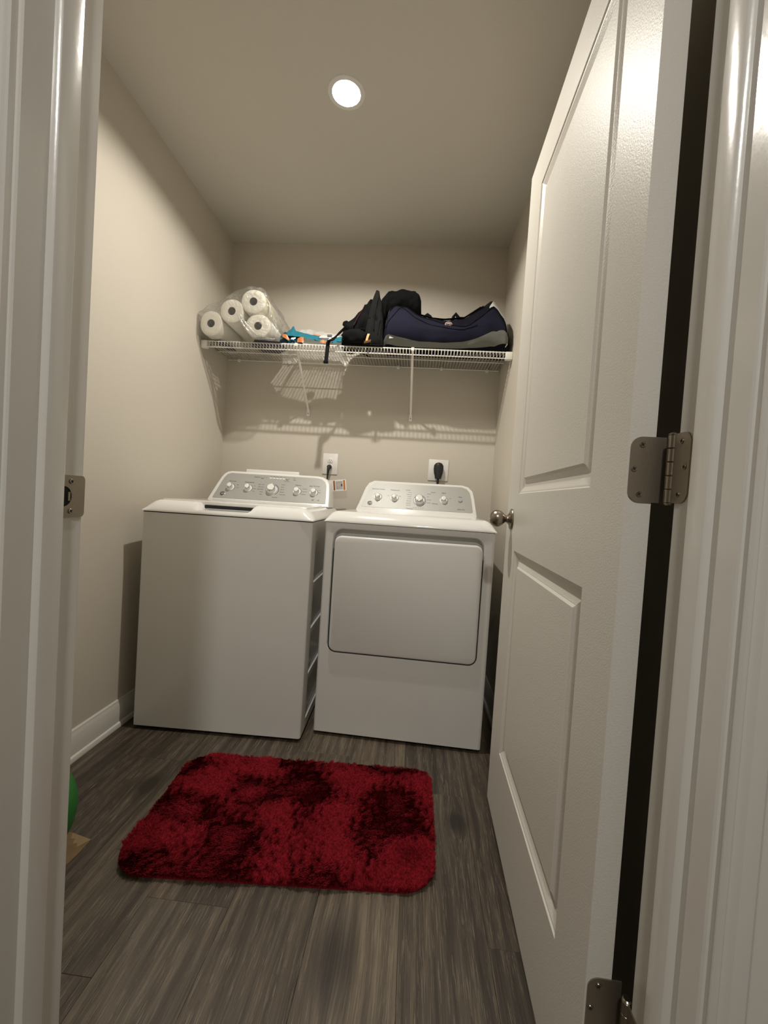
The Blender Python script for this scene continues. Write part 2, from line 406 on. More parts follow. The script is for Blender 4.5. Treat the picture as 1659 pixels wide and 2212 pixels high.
sp = prism('strike_plate', [(a, b_) for a, b_ in out], JX0-.0005, JX0+.0016, 'yz', M_nickel, tl); sp['label'] = 'satin nickel strike plate'
zc = (SZ0+SZ1)/2
box('latch_hole', (JX0+.0001, -1.9143, zc-.0135), (JX0+.0004, -1.899, zc+.0135), M_dark, sp)
box('latch_tab', (JX0+.0002, -1.905, zc-.006), (JX0+.0022, -1.9015, zc+.006), M_nickel, sp)
for z in (SZ0+.0085, SZ1-.0085):
    cross_screw('screw', axes((JX0+.0012, -1.900, z), (0, 1, 0), (0, 0, 1), (1, 0, 0)), .0036, sp)

# ------------------------------------------------------------------ door
DA = 1.5489; DWid = .8129; DZ0, DZ1 = .020, 2.052; T = .035
droot = thing('door_1', 'white two-panel door swung open against the right wall', None, (1.4435, -1.8414, 0), DA)
droot['kind'] = 'structure'
# local: x = along door from hinge, y+ = visible face normal, thickness towards -y
PAN = [(.1275, .677, .247, .863), (.1275, .668, 1.033, 1.932)]
def door_face(bm, y, s):
    xs = [0, PAN[0][0], PAN[0][1], DWid]; 
    V = {}
    def v(x, z):
        k = (round(x, 5), round(z, 5))
        if k not in V: V[k] = bm.verts.new((x, y, z))
        return V[k]
    def q(x0, x1, z0, z1): bm.faces.new((v(x0, z0), v(x1, z0), v(x1, z1), v(x0, z1)))
    (a0, a1, b0, b1), (c0, c1, d0, d1) = PAN
    q(0, DWid, DZ0, b0); q(0, DWid, b1, d0); q(0, DWid, d1, DZ1)
    q(0, a0, b0, b1); q(a1, DWid, b0, b1); q(0, c0, d0, d1); q(c1, DWid, d0, d1)
    for x0, x1, z0, z1 in PAN:
        prof = [(0, 0), (.0025, .003), (.006, .0035), (.010, .0055), (.020, .0105), (.026, .0110), (.028, .0110), (.0385, .0066), (.0400, .0066), (.0455, .0022)]
        prev = None
        for dd, dep in prof:
            yy = y - s*dep
            ring = [bm.verts.new((x0+dd, yy, z0+dd)), bm.verts.new((x1-dd, yy, z0+dd)), bm.verts.new((x1-dd, yy, z1-dd)), bm.verts.new((x0+dd, yy, z1-dd))]
            if prev:
                for i in range(4): bm.faces.new((prev[i], prev[(i+1) % 4], ring[(i+1) % 4], ring[i]))
            prev = ring
        # field is a separate part
bm = bmesh.new(); door_face(bm, 0, 1); door_face(bm, -T, -1)
def quad(bm, *p): bm.faces.new([bm.verts.new(q) for q in p])
quad(bm, (0, 0, DZ0), (0, -T, DZ0), (0, -T, DZ1), (0, 0, DZ1)); quad(bm, (DWid, 0, DZ0), (DWid, -T, DZ0), (DWid, -T, DZ1), (DWid, 0, DZ1))
quad(bm, (0, 0, DZ0), (DWid, 0, DZ0), (DWid, -T, DZ0), (0, -T, DZ0)); quad(bm, (0, 0, DZ1), (DWid, 0, DZ1), (DWid, -T, DZ1), (0, -T, DZ1))
bmesh.ops.remove_doubles(bm, verts=bm.verts, dist=1e-5)
obj('door_slab', bm, M_door, droot)
for x0, x1, z0, z1 in PAN:
    d = .0455
    box('panel', (x0+d-.0005, -T+.0021, z0+d-.0005), (x1-d+.0005, -.0022, z1-d+.0005), M_door, droot)
# knob (both sides)
def door_knob(s):
    y0 = 0 if s > 0 else -T
    Mx = axes((.744, y0, .955), (1, 0, 0), (0, 0, 1), (0, s, 0))
    k = lathe('door_knob', [(.011, .010), (.0105, .014), (.0110, .019), (.0140, .0225), (.0195, .0275), (.0242, .0345), (.0263, .042), (.0262, .047), (.0243, .0545), (.0200, .0610), (.0135, .0657), (.0065, .0680), (0, .0685)], Mx, M_nickel2, droot, 40)
    lathe('rosette', [(0, 0), (.032, 0), (.0325, .002), (.031, .0045), (.026, .006), (.020, .0075), (.0165, .011), (.0125, .0125), (.012, .016), (0, .016)], Mx, M_nickel2, k, 40)
door_knob(1); door_knob(-1)
box('latch_faceplate', (DWid-.0005, -T/2-.0125, .927), (DWid+.0008, -T/2+.0125, .983), M_nickel, droot)
# hinges
Minv = (Matrix.Translation((1.4435, -1.8414, 0)) @ Matrix.Rotation(DA, 4, 'Z')).inverted()
PIN = Vector((1.4880, -1.8665, 0))
def rounded_plate(name, M, w0, w1, h, rad, th, mat_, parent, left=True):
    # plate from u=w0..w1, v=0..h, rounded at the w0 side
    pts = [(w1, 0), (w1, h)]
    pts += [(w0+rad-rad*math.sin(t), h-rad+rad*math.cos(t)) for t in np.linspace(0, math.pi/2, 7)]
    pts += [(w0+rad-rad*math.cos(t), rad-rad*math.sin(t)) for t in np.linspace(0, math.pi/2, 7)]
    n = len(pts); vs = [M @ Vector((u, v, 0)) for u, v in pts]+[M @ Vector((u, v, th)) for u, v in pts]
    return pyobj(name, vs, [tuple(range(n)), tuple(range(2*n-1, n-1, -1))]+[(i, (i+1) % n, n+(i+1) % n, n+i) for i in range(n)], mat_, parent)
for hz in (.2385, 1.0095, 1.780):
    hg = link(bpy.data.objects.new('hinge', None), droot); hg.matrix_local = Minv @ Matrix.Translation((PIN.x, PIN.y, hz))
    # sub-parts are in a frame at the pin (world aligned)
    hh = .090
    # door leaf on the door edge (faces -y in world)
    P0 = Vector((1.4435, -1.8414, 0)) - Vector((PIN.x, PIN.y, 0))
    ex = Vector((math.sin(DA), -math.cos(DA), 0)); ey = Vector((-math.cos(DA), -math.sin(DA), 0))
    Md = axes(P0+ey*.0, ex, (0, 0, 1), ey)
    dl = rounded_plate('door_leaf', Md, .0025, .0485, hh, .015, .0018, M_nickel, hg)
    Mj = axes(Vector((JX1-.0004-PIN.x, 0, 0)), (0, -1, 0), (0, 0, 1), (-1, 0, 0))
    # jamb leaf (on the jamb face, rounded on the stop side)
    pts_M = axes(Vector((JX1-PIN.x+.0003, -(.0),0)), (0, 1, 0), (0, 0, 1), (-1, 0, 0))
    jl = rounded_plate('jamb_leaf', pts_M, -.0385, .003, hh, .014, .0022, M_nickel, hg)
    for i in range(5):
        z0 = hh*i/5
        lathe('knuckle', [(0, z0+.0004), (.0058, z0+.0004), (.0064, z0+.001), (.0064, z0+hh/5-.001), (.0058, z0+hh/5-.0004), (0, z0+hh/5-.0004)], Matrix(), M_nickel2, hg, 20)
    for z0, s in ((0, -1), (hh, 1)):
        lathe('pin_cap', [(0, z0+s*.0028), (.0045, z0+s*.0028), (.0062, z0+s*.0012), (.0062, z0)], Matrix(), M_nickel2, hg, 20)
    for u, v in ((.0175, .079), (.0085, .0455), (.0175, .011)):
        cross_screw('screw', Md @ Matrix.Translation((u, v, .0012)), .0042, hg)
        cross_screw('screw', pts_M @ Matrix.Translation((-.0385+u*1.0, v, .0016)), .0037, hg)

# ------------------------------------------------------------------ recessed ceiling light
lt = thing('recessed_light', 'small round recessed downlight, lit, in the closet ceiling', 'light', (LX, LY, H))
lathe('trim_ring', [(.050, .0), (.0505, -.0035), (.058, -.0045), (.066, -.003), (.068, 0)], Matrix(), M_plas, lt, 48)
lathe('baffle', [(.0505, -.003), (.0500, .002), (.0480, .0175), (.0480, .019)], Matrix(), M_plas, lt, 48)
lathe('lens', [(0, .0175), (.0480, .0175)], Matrix(), M_lens, lt, 48)
lathe('housing', [(.0485, .0180), (.0485, .060), (0, .060)], Matrix(), M_dark, lt, 32)
lt2 = thing('hall_light', 'round flush downlight in the hallway ceiling', 'light', (1.10, -3.25, H))
lathe('trim_ring', [(.085, .0), (.0855, -.0035), (.095, -.0045), (.10, -.003), (.102, 0)], Matrix(), M_plas, lt2, 48)
lathe('lens', [(0, -.002), (.085, -.002)], Matrix(), M_lens, lt2, 48)

# ------------------------------------------------------------------ appliances
SL = math.hypot(.10, .15)
def Fm(z0, o0):       # console plane frame in machine-local coordinates
    return axes((0, o0, z0), (1, 0, 0), (0, .10/SL, .15/SL), (0, -.15/SL, .10/SL))
def console(root, F, outer, fascia, yback, z0, ops):
    bm = bmesh.new(); n = len(outer)
    cxm = sum(p[0] for p in outer)/n; cym = sum(p[1] for p in outer)/n
    def ins(p, k): 
        dx, dy = p[0]-cxm, p[1]-cym; return (p[0]-math.copysign(min(k, abs(dx)), dx), p[1]-(k if dy > 0 else 0))
    R0 = [bm.verts.new(F @ Vector((*ins(p, .007), 0))) for p in outer]
    R1 = [bm.verts.new(F @ Vector((*ins(p, .002), -.002))) for p in outer]
    R2 = [bm.verts.new(F @ Vector((*p, -.008))) for p in outer]
    R3 = []
    for p in outer:
        q = F @ Vector((*p, -.008)); 
        R3.append(bm.verts.new((q.x, max(yback, q.y+.01), q.z)))
    for a, b_ in ((R0, R1), (R1, R2), (R2, R3)):
        for i in range(n): bm.faces.new((a[i], a[(i+1) % n], b_[(i+1) % n], b_[i]))
    bm.faces.new(R0); bm.faces.new(R3)
    obj('control_console', bm, M_plas, root, True, 32)
    m = len(fascia)
    vs = [F @ Vector((*p, -.001)) for p in fascia]+[F @ Vector((*p, .0012)) for p in fascia]
    return pyobj('fascia', vs, [tuple(range(m)), tuple(range(2*m-1, m-1, -1))]+[(i, (i+1) % m, m+(i+1) % m, m+i) for i in range(m)], M_silver, root)
def knob(root, F, x, s, r, h, ptr, big=False):
    B = F @ Matrix.Translation((x, s, .0012))
    k = lathe('knob', [(r*.98, .002), (r, h*.15), (r*.93, h*.62), (r*.92, h*.63)], B, M_plas, root, 36)
    lathe('base_ring', [(0, 0), (r*1.42, 0), (r*1.42, .0015), (r*1.34, .003), (r*.9, .0025), (0, .0025)], B @ Matrix.Translation((0, 0, 0)), M_plas, k, 36)
    lathe('chrome_band', [(r*.92, h*.62), (r*.95, h*.64), (r*.94, h*.90), (r*.80, h*.985), (r*.78, h*.985)], B, M_chrome, k, 36)
    lathe('cap', [(r*.80, h*.95), (r*.79, h), (r*.6, h*1.03), (0, h*1.04)], B, M_lid, k, 36)
    bm = bmesh.new()
    bmesh.ops.create_cube(bm, size=1, matrix=B @ Matrix.Rotation(ptr, 4, 'Z') @ Matrix.Translation((0, r*.84, h*.90)) @ Matrix.Diagonal((r*.16, r*.34, h*.24, 1)))
    obj('pointer', bm, M_lid, k)
    # printed arc on the fascia
    bm = bmesh.new(); n = 14; ro, ri = r*1.62, r*1.50
    a0, a1 = (math.pi*.38, -math.pi*.22) if not big else (math.pi*.40, -math.pi*.30)
    for j in range(n-1):
        t0 = a0+(a1-a0)*j/(n-1); t1 = a0+(a1-a0)*(j+.8)/(n-1)
        quad(bm, *[B @ Vector((rad*math.cos(t), rad*math.sin(t), .0006)) for rad, t in ((ri, t0), (ro, t0), (ro, t1), (ri, t1))])
    obj('dial_marks', bm, M_print, k)
    if big:
        bm = bmesh.new(); n = 40
        for j in range(n):
            t0 = 2*math.pi*j/n; t1 = 2*math.pi*(j+1)/n
            if 1.25 < t0 < 2.2: continue
            quad(bm, *[B @ Vector((rad*math.cos(t), rad*math.sin(t), .0034)) for rad, t in ((r*1.24, t0), (r*1.34, t0), (r*1.34, t1), (r*1.24, t1))])
        obj('blue_ring', bm, M_blue, k)
    return k
def text(parent, F, x, s, txt, size, m=None, name='lettering', align='CENTER', h=.0016, shear=0):
    cu = bpy.data.curves.new(name, 'FONT'); cu.body = txt; cu.size = size; cu.align_x = align; cu.align_y = 'CENTER'; cu.extrude = .0001; cu.shear = shear
    cu.resolution_u = 2
    tmp = bpy.data.objects.new('tmp', cu); S.collection.objects.link(tmp)
    bpy.context.view_layer.update()
    dg = bpy.context.evaluated_depsgraph_get(); me = bpy.data.meshes.new_from_object(tmp.evaluated_get(dg))
    bpy.data.objects.remove(tmp); me.name = name
    me.transform(F @ Matrix.Translation((x, s, h)))
    me.materials.clear(); me.materials.append(m or M_print)
    return link(bpy.data.objects.new(name, me), parent)
def emblem(fa, F, x, s, r=.0115):
    B = F @ Matrix.Translation((x, s, .0012))
    e = lathe('emblem', [(0, 0), (r*1.18, 0), (r*1.18, .0012), (r*1.05, .002), (r, .0014), (0, .0014)], B, M_chrome, fa, 28)
    lathe('emblem_disc', [(0, .0015), (r*.98, .0015), (r*.98, .0017), (0, .0019)], B, M_print, fa, 28)
    text(fa, F, x, s, 'GE', r*1.15, M_lid, 'emblem_lettering', h=.0034, shear=.35)
def pillow_top(root, w_, d_, z0, z1, ex, ey, name, scoop=None, oh=.004):
    nx, ny = 72, 60
    def coord(n, L_, e):
        t = []
        for i in range(n+1):
            t.append(i/n)
        a = [0, .002, .006, .012, .02, .03, .042, .055, .07]
        mid = list(np.linspace(.085, L_-.085, n-18+1))
        return a + mid + [L_-q for q in a[::-1]]
    xs = coord(nx, w_+2*oh, ex); ys = [0, .001, .003, .006, .010, .016, .024, .033, .043, .055, .070] + ([.0555, .064, .0712, .0716, .078] if scoop else [])*0 + list(np.linspace(.085, d_+oh, 24))
    if scoop: ys = sorted(set(ys+[.060, .0655, .0708, .0712]))
    def hgt(x, y):
        dx = min(x, w_+2*oh-x); fx = math.sin(math.pi/2*min(1, dx/ex))**.75; fy = math.sin(math.pi/2*min(1, y/ey))**.75
        f = min(1, fx*fy) if True else 0
        h = z0+.004+(z1-z0-.004)*f
        if scoop:
            a, b_, zz, yy = scoop
            t = max(0, min(1, (x-a)/.030))*max(0, min(1, (b_-x)/.030)); t = t*t*(3-2*t)
            if y < yy: h = h*(1-t)+min(h, zz)*t
        return h
    bm = bmesh.new(); G = []
    for y in ys: G.append([bm.verts.new((x-oh, y-oh, hgt(x, y))) for x in xs])
    for a, b_ in zip(G, G[1:]):
        for i in range(len(xs)-1): bm.faces.new((a[i], a[i+1], b_[i+1], b_[i]))
    # skirt
    edge = G[0][:] + [r[-1] for r in G[1:]] + G[-1][-2::-1] + [r[0] for r in G[-2:0:-1]]
    low = [bm.verts.new((v.co.x, v.co.y, z0)) for v in edge]; n = len(edge)
    for i in range(n): bm.faces.new((edge[i], edge[(i+1) % n], low[(i+1) % n], low[i]))
    bm.faces.new(low)
    return obj(name, bm, M_lid, root, True, 50)
def cabinet(root, w_, d_, z0, z1, side_pockets):
    """enamelled steel body with rounded vertical front corners; right side has pressed pockets"""
    bm = bmesh.new(); r = .010; D = d_
    prof = [(r, 0)] + [(w_-r+r*math.sin(t), r-r*math.cos(t)) for t in np.linspace(0, math.pi/2, 5)] + [(w_, D), (0, D)] + [(r-r*math.cos(t), r-r*math.sin(t)) for t in np.linspace(0, math.pi/2, 5)][:-1]
    n = len(prof); skip = 5 if side_pockets else -1
    A = [bm.verts.new((x, y, z0)) for x, y in prof]; B = [bm.verts.new((x, y, z1)) for x, y in prof]
    for i in range(n):
        if i == skip: continue
        bm.faces.new((A[i], A[(i+1) % n], B[(i+1) % n], B[i]))
    bm.faces.new(A); bm.faces.new(B)
    if side_pockets:
        ya, yb = r, D
        def q(y0_, y1_, a, b_): quad(bm, (w_, y0_, a), (w_, y1_, a), (w_, y1_, b_), (w_, y0_, b_))
        P = sorted(side_pockets); zz = z0
        for (za, zb, p0, p1) in P:
            q(ya, yb, zz, za); q(ya, p0, za, zb); q(p1, yb, za, zb)
            dp, s1, s2 = .012, .012, .045
            o = [(p0, za), (p1, za), (p1, zb), (p0, zb)]; i_ = [(p0+s1, za+s1), (p1-s1, za+s1), (p1-s1, zb-s2), (p0+s1, zb-s2)]
            for k in range(4):
                a, b_ = o[k], o[(k+1) % 4]; c, d = i_[(k+1) % 4], i_[k]
                quad(bm, (w_, *a), (w_, *b_), (w_-dp, *c), (w_-dp, *d))
            quad(bm, *[(w_-dp, *v) for v in i_]); zz = zb
        q(ya, yb, zz, z1)
        bmesh.ops.remove_doubles(bm, verts=bm.verts, dist=1e-5)
    return obj('cabinet', bm, M_encl, root, True, 32)
def feet(root, w_, d_):
    for x in (.05, w_-.05):
        for y in (.06, d_-.06):
            lathe('foot', [(0, 0), (.018, 0), (.018, .006), (.009, .008), (.009, .02), (0, .02)], Matrix.Translation((x, y, 0)), M_black, root, 12)

# ---- washer
MW = .686
wa = thing('washing_machine', 'white top-loading washing machine with silver dial panel, left of the dryer', 'washer', (.0742, -.8312, 0), .0299)
feet(wa, MW, .70)
cabinet(wa, MW, .70, .016, .882, [(.245, .425, .087, .60), (.435, .615, .088, .60), (.628, .80, .088, .60), (.055, .235, .087, .60)])
box('top_seam', (.003, .003, .8815), (MW-.003, .69, .8862), M_dark, wa)
pillow_top(wa, MW, .69, .886, .934, .058, .05, 'top_cover', (.205, .452, .903, .0710))
# lid with its front edge showing above the hand scoop
bm = bmesh.new(); add_box(bm, (.040, .070, .921), (.646, .475, .9375), .0035, 2)
obj('lid', bm, M_lid, wa, True, 35)
box('scoop_shade', (.222, .0640, .9085), (.436, .0675, .9222), M_dark, wa)  # black box put in as the shade under the lid's front edge
box('lid_lip', (.240, .058, .9035), (.420, .0645, .9080), mat('grey_lip', (.45, .46, .46), .3), wa, .001, 1)
box('hinge_strip', (.060, .478, .934), (.626, .498, .9415), M_lid, wa, .003, 2)
Fw = Fm(.935, .50)
w_out = [(.025, 0), (.036, .05), (.050, .11), (.060, .15), (.070, .172), (.084, .186), (.105, .192), (.575, .192), (.606, .187), (.630, .170), (.643, .145), (.649, .11), (.656, .05), (.660, 0)]
w_fas = [(.050, .016), (.060, .06), (.071, .115), (.079, .145), (.090, .166), (.108, .1755), (.570, .1755), (.598, .170), (.618, .154), (.629, .13), (.636, .07), (.640, .018), (.634, .0145), (.056, .0125)]
fw_ = console(wa, Fw, w_out, w_fas, .665, .935, None)
KW = [(.128, .082), (.222, .082), (.348, .082), (.481, .080), (.569, .080)]
for i, (x, s) in enumerate(KW):
    big = i == 2
    knob(wa, Fw, x, s, .0225 if big else .0145, .030 if big else .026, (0, -.1, -.15, -.6, -.15)[i], big)
for x, t in ((.130, 'Soil Level'), (.220, 'Temperature'), (.481, 'Options'), (.567, 'Stain PreTreat')):
    text(fw_, Fw, x, .1215, t, .0095)
for x in (.283, .416):
    lathe('push_button', [(0, 0), (.0085, 0), (.0085, .003), (.007, .0045), (0, .0045)], Fw @ Matrix.Translation((x, .158, .0012)), M_silver, wa, 20)
text(fw_, Fw, .252, .158, 'Deep Fill', .008); text(fw_, Fw, .304, .158, 'on', .006)
text(fw_, Fw, .452, .163, 'Start', .0055); text(fw_, Fw, .455, .153, 'Pause', .0055)
text(fw_, Fw, .416, .141, 'Start / Pause', .0055)
for j, t in enumerate(('Fill', 'Wash', 'Rinse', 'Spin', 'Lid')):
    x = .327+j*.0175; text(fw_, Fw, x, .166, t, .0058)
    bm = bmesh.new(); bmesh.ops.create_cube(bm, size=1, matrix=Fw @ Matrix.Translation((x, .157, .0016)) @ Matrix.Diagonal((.0135, .0055, .001, 1)))
    obj('indicator_window', bm, M_led, fw_)
for j, t in enumerate(('Drain + Spin', 'Bulky Items', 'Speed Wash', 'Rinse', 'Soak')):
    text(fw_, Fw, .302, .112-j*.0155, t, .0062, align='RIGHT')
for j, t in enumerate(('Whites', 'Colors', 'Normal', 'Delicates', 'Active Wear')):
    text(fw_, Fw, .392, .118-j*.0155, t, .0062, align='LEFT')
text(fw_, Fw, .372, .036, 'Heavy Duty', .0060)
for cx_, ts in ((.158, ('Light', 'Heavy')), (.249, ('Hot', 'Warm', 'Cold')), (.508, ('Deep Rinse', 'Extra Rinse', 'Extra Spin')), (.594, ('Low', 'High'))):
    for j, t in enumerate(ts): text(fw_, Fw, cx_, .100-j*.017, t, .0052, align='LEFT')
text(fw_, Fw, .570, .034, 'GE', .010, shear=.3); text(fw_, Fw, .600, .034, 'HE', .009)
emblem(fw_, Fw, .096, .040, .0115)
box('rear_rail', (.182, .612, 1.084), (.470, .628, 1.1085), M_plas, wa, .003, 2)

# ---- dryer
dr = thing('clothes_dryer', 'white front-door clothes dryer beside the open door', 'dryer', (.7951, -.7355, 0), -.031)
feet(dr, MW, .66)
# body with recessed door area
bm = bmesh.new(); D = .66; r = .010; z0, z1 = .016, .885
def rrect(x0, x1, za, zb, r, n=6):
    pts = []
    for cx_, cz_, a0 in ((x1-r, za+r, -math.pi/2), (x1-r, zb-r, 0), (x0+r, zb-r, math.pi/2), (x0+r, za+r, math.pi)):
        pts += [(cx_+r*math.cos(a0+math.pi/2*k/n), cz_+r*math.sin(a0+math.pi/2*k/n)) for k in range(n+1)]
    return pts
O = rrect(.0345, .6475, .345, .866, .042)
n = len(O)
# front face = outer rectangle bridged to O, by projecting O radially
cX, cZ = MW/2, .6
rect = []
for (x, z) in O:
    rect.append((x, z))
outer = []
k4 = n//4
for i, (x, z) in enumerate(O):
    qd = i//k4; j = i % k4; t = j/(k4-1)
    if qd == 0: o_ = (r+.0 + (MW-2*r) if t >= .5 else x, z0) if False else None
    outer.append(None)
X0, X1 = r, MW-r
corner = [(X1, z0), (X1, z1), (X0, z1), (X0, z0)]
for i, (x, z) in enumerate(O):
    qd = i//k4; j = i % k4; m = (k4-1)/2
    c = corner[qd]
    if qd == 0: outer[i] = (x, z0) if j < m else ((X1, z) if j > m else c)
    if qd == 1: outer[i] = (X1, z) if j < m else ((x, z1) if j > m else c)
    if qd == 2: outer[i] = (x, z1) if j < m else ((X0, z) if j > m else c)
    if qd == 3: outer[i] = (X0, z) if j < m else ((x, z0) if j > m else c)
VO = [bm.verts.new((x, 0, z)) for x, z in outer]; VI = [bm.verts.new((x, 0, z)) for x, z in O]
for i in range(n): bm.faces.new((VO[i], VO[(i+1) % n], VI[(i+1) % n], VI[i]))
# recess: rolled edge; deep scooped top (finger pull), shallow elsewhere
O2 = rrect(.0365, .6455, .347, .862, .040); O3 = rrect(.040, .642, .352, .853, .036); O4 = rrect(.052, .630, .366, .815, .03)
R2 = [bm.verts.new((x, .0025, z)) for x, z in O2]
R3 = [bm.verts.new((x, .013 + (.022 if z > .80 else 0), z)) for x, z in O3]
R4 = [bm.verts.new((x, .020 + (.018 if z > .78 else 0), z)) for x, z in O4]
for a, b_ in ((VI, R2), (R2, R3), (R3, R4)):
    for i in range(n): bm.faces.new((a[i], a[(i+1) % n], b_[(i+1) % n], b_[i]))
bm.faces.new(R4)
# shell
prof = [(X1, 0)] + [(MW-r+r*math.sin(t), r-r*math.cos(t)) for t in np.linspace(.35, math.pi/2, 4)] + [(MW, D), (0, D)] + [(r-r*math.cos(t), r-r*math.sin(t)) for t in np.linspace(0, math.pi/2, 5)]
A = [bm.verts.new((x, y, z0)) for x, y in prof]; B = [bm.verts.new((x, y, z1)) for x, y in prof]
for i in range(len(prof)-1): bm.faces.new((A[i], A[i+1], B[i+1], B[i]))
bm.faces.new(A); bm.faces.new(B)
bmesh.ops.remove_doubles(bm, verts=bm.verts, dist=1e-5)
obj('cabinet', bm, M_encl, dr, True, 40)
# door panel
bm = bmesh.new(); Rs = []
for ins_, y in ((.0, .018), (.0, .000), (.0012, -.0045), (.004, -.0075), (.008, -.0085)):
    P = rrect(.044+ins_, .6415-ins_, .356+ins_, .8325-ins_, .030-min(ins_, .01), 7); Rs.append([bm.verts.new((x, y, z)) for x, z in P])
nn = len(Rs[0])
for a, b_ in zip(Rs, Rs[1:]):
    for i in range(nn): bm.faces.new((a[i], a[(i+1) % nn], b_[(i+1) % nn], b_[i]))
bm.faces.new(Rs[0]); bm.faces.new(Rs[-1])
obj('dryer_door', bm, M_encl, dr, True, 40)
# dark gasket ring round the door
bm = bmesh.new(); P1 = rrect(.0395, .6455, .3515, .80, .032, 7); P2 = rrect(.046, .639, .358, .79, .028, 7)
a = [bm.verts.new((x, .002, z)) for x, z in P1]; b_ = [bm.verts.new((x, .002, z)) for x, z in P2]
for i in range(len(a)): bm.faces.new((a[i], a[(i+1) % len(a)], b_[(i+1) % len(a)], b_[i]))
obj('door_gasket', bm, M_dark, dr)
for z in (.47, .72): box('door_hinge', (.6395, .002, z-.02), (.6435, .014, z+.02), M_plas, dr, .001, 1)
box('top_seam', (.003, .003, .8835), (MW-.003, .655, .8872), M_dark, dr)
pillow_top(dr, MW, .655, .887, .932, .045, .05, 'top_cover')
Fd = Fm(.930, .50)
d_out = [(.035, 0), (.048, .05), (.060, .105), (.070, .150), (.085, .180), (.112, .197), (.590, .199), (.622, .190), (.645, .162), (.653, .12), (.661, .05), (.667, 0)]
d_fas = [(.062, .026), (.074, .075), (.086, .125), (.097, .157), (.118, .179), (.585, .183), (.612, .172), (.628, .150), (.636, .11), (.645, .030), (.638, .0235), (.070, .021)]
fd_ = console(dr, Fd, d_out, d_fas, .645, .93, None)
for i, (x, s) in enumerate([(.143, .086), (.232, .086), (.364, .080), (.492, .090)]):
    big = i == 2
    knob(dr, Fd, x, s, .0225 if big else .0145, .030 if big else .026, (3.0, 3.1, 2.5, 2.2)[i], big)
lathe('start_button', [(0, 0), (.011, 0), (.011, .003), (.009, .007), (0, .0075)], Fd @ Matrix.Translation((.579, .095, .0012)), mat('grey_button', (.36, .40, .44), .35), dr, 24)
for x, s, t in ((.143, .138, 'Extended Tumble'), (.232, .138, 'Temperature'), (.492, .138, 'Signal'), (.579, .118, 'Start')):
    text(fd_, Fd, x, s, t, .0095)
text(fd_, Fd, .585, .040, 'Sensor Dry', .0085)
text(fd_, Fd, .302, .143, 'Cottons', .0075); text(fd_, Fd, .436, .138, 'Casuals', .0080); text(fd_, Fd, .448, .066, 'Delicates', .0080); text(fd_, Fd, .318, .026, 'Timed Dry', .0080)
for j, t in enumerate(('Normal', 'Dewrinkle', 'Less Dry', 'Air Fluff', 'Warm Up', 'Quick Dry', 'Damp Dry')):
    text(fd_, Fd, .322, .128-j*.0135, t, .0056, align='RIGHT')
for j, t in enumerate(('Less Dry', 'Dry', 'More Dry', 'Less Dry')):
    text(fd_, Fd, .405, .126-j*.019, t, .0056, align='LEFT')
for x, t in ((.340, '60'), (.352, '50'), (.364, '40'), (.376, '30'), (.388, '20')): text(fd_, Fd, x, .034, t, .006)
text(fd_, Fd, .200, .100, 'Low', .0055); text(fd_, Fd, .262, .100, 'High', .0055); text(fd_, Fd, .528, .105, 'Off', .0055)
emblem(fd_, Fd, .107, .045, .0115)

# ------------------------------------------------------------------ outlets, plugs, cords, tag
def plate(name, label, cx_, cz_, w_, h_):
    o = thing(name, label, 'outlet', (cx_, 0, cz_))
    bm = bmesh.new(); add_box(bm, (-w_/2, -.006, -h_/2), (w_/2, -.0005, h_/2), .0035, 2)
    obj('cover_plate', bm, M_plate, o, True, 35); return o
o1 = plate('wall_outlet', 'white duplex outlet above the washer with one black plug in it', .650, 1.178, .088, .122)
for dz in (.0195, -.0195):
    f = lathe('receptacle', [(0, .006), (.0165, .006), (.0165, .0085), (.0155, .009), (0, .009)], axes((0, 0, dz), (1, 0, 0), (0, 0, 1), (0, -1, 0)), M_plas, o1, 24)
    if dz > 0:
        bm = bmesh.new()
        for x, hh_ in ((-.006, .0035), (.006, .0028)): add_box(bm, (x-.0011, -.0094, dz+.002-hh_), (x+.0011, -.0088, dz+.002+hh_))
        add_box(bm, (-.0022, -.0094, dz-.0115), (.0022, -.0088, dz-.0075)); obj('slots', bm, M_dark, f)
lathe('screw', [(0, .006), (.003, .006), (.003, .0072), (0, .0076)], axes((0, 0, 0), (1, 0, 0), (0, 0, 1), (0, -1, 0)), M_plas, o1, 12)
o2 = plate('dryer_outlet', 'white square outlet above the dryer under a large black plug', 1.276, 1.178, .114, .122)
lathe('receptacle', [(0, .006), (.030, .006), (.030, .0085), (0, .0085)], axes((0, 0, 0), (1, 0, 0), (0, 0, 1), (0, -1, 0)), M_plate, o2, 28)
pg = thing('power_cord', 'thin black power cord and plug hanging from the duplex outlet', 'power cord', (.650, -.012, 1.155))
lathe('plug', [(0, 0), (.0125, 0), (.014, .010), (.0125, .022), (.008, .030), (0, .031)], axes((0, .0005, .004), (1, 0, 0), (0, 0, 1), (0, -1, 0)), M_black, pg, 20)
tube('cord', [(0, -.024, .003), (-.001, -.030, -.006), (-.002, -.030, -.02), (-.004, -.029, -.05), (-.008, -.027, -.10), (-.02, -.025, -.25), (-.04, -.025, -.5)], [.0095, .0090, .0075, .0045, .004, .004, .004], M_black, pg, 10)
pd = thing('power_cord', 'thick black dryer plug and cord in front of the square outlet', 'power cord', (1.276, -.0095, 1.178))
bm = bmesh.new()
for (z, rx, ry, y) in ((.040, .010, .012, -.022), (.034, .021, .019, -.023), (.020, .027, .023, -.024), (.002, .028, .024, -.025), (-.018, .025, .023, -.026), (-.036, .019, .020, -.027), (-.048, .017, .016, -.027), (-.050, .011, .010, -.027)):
    pass
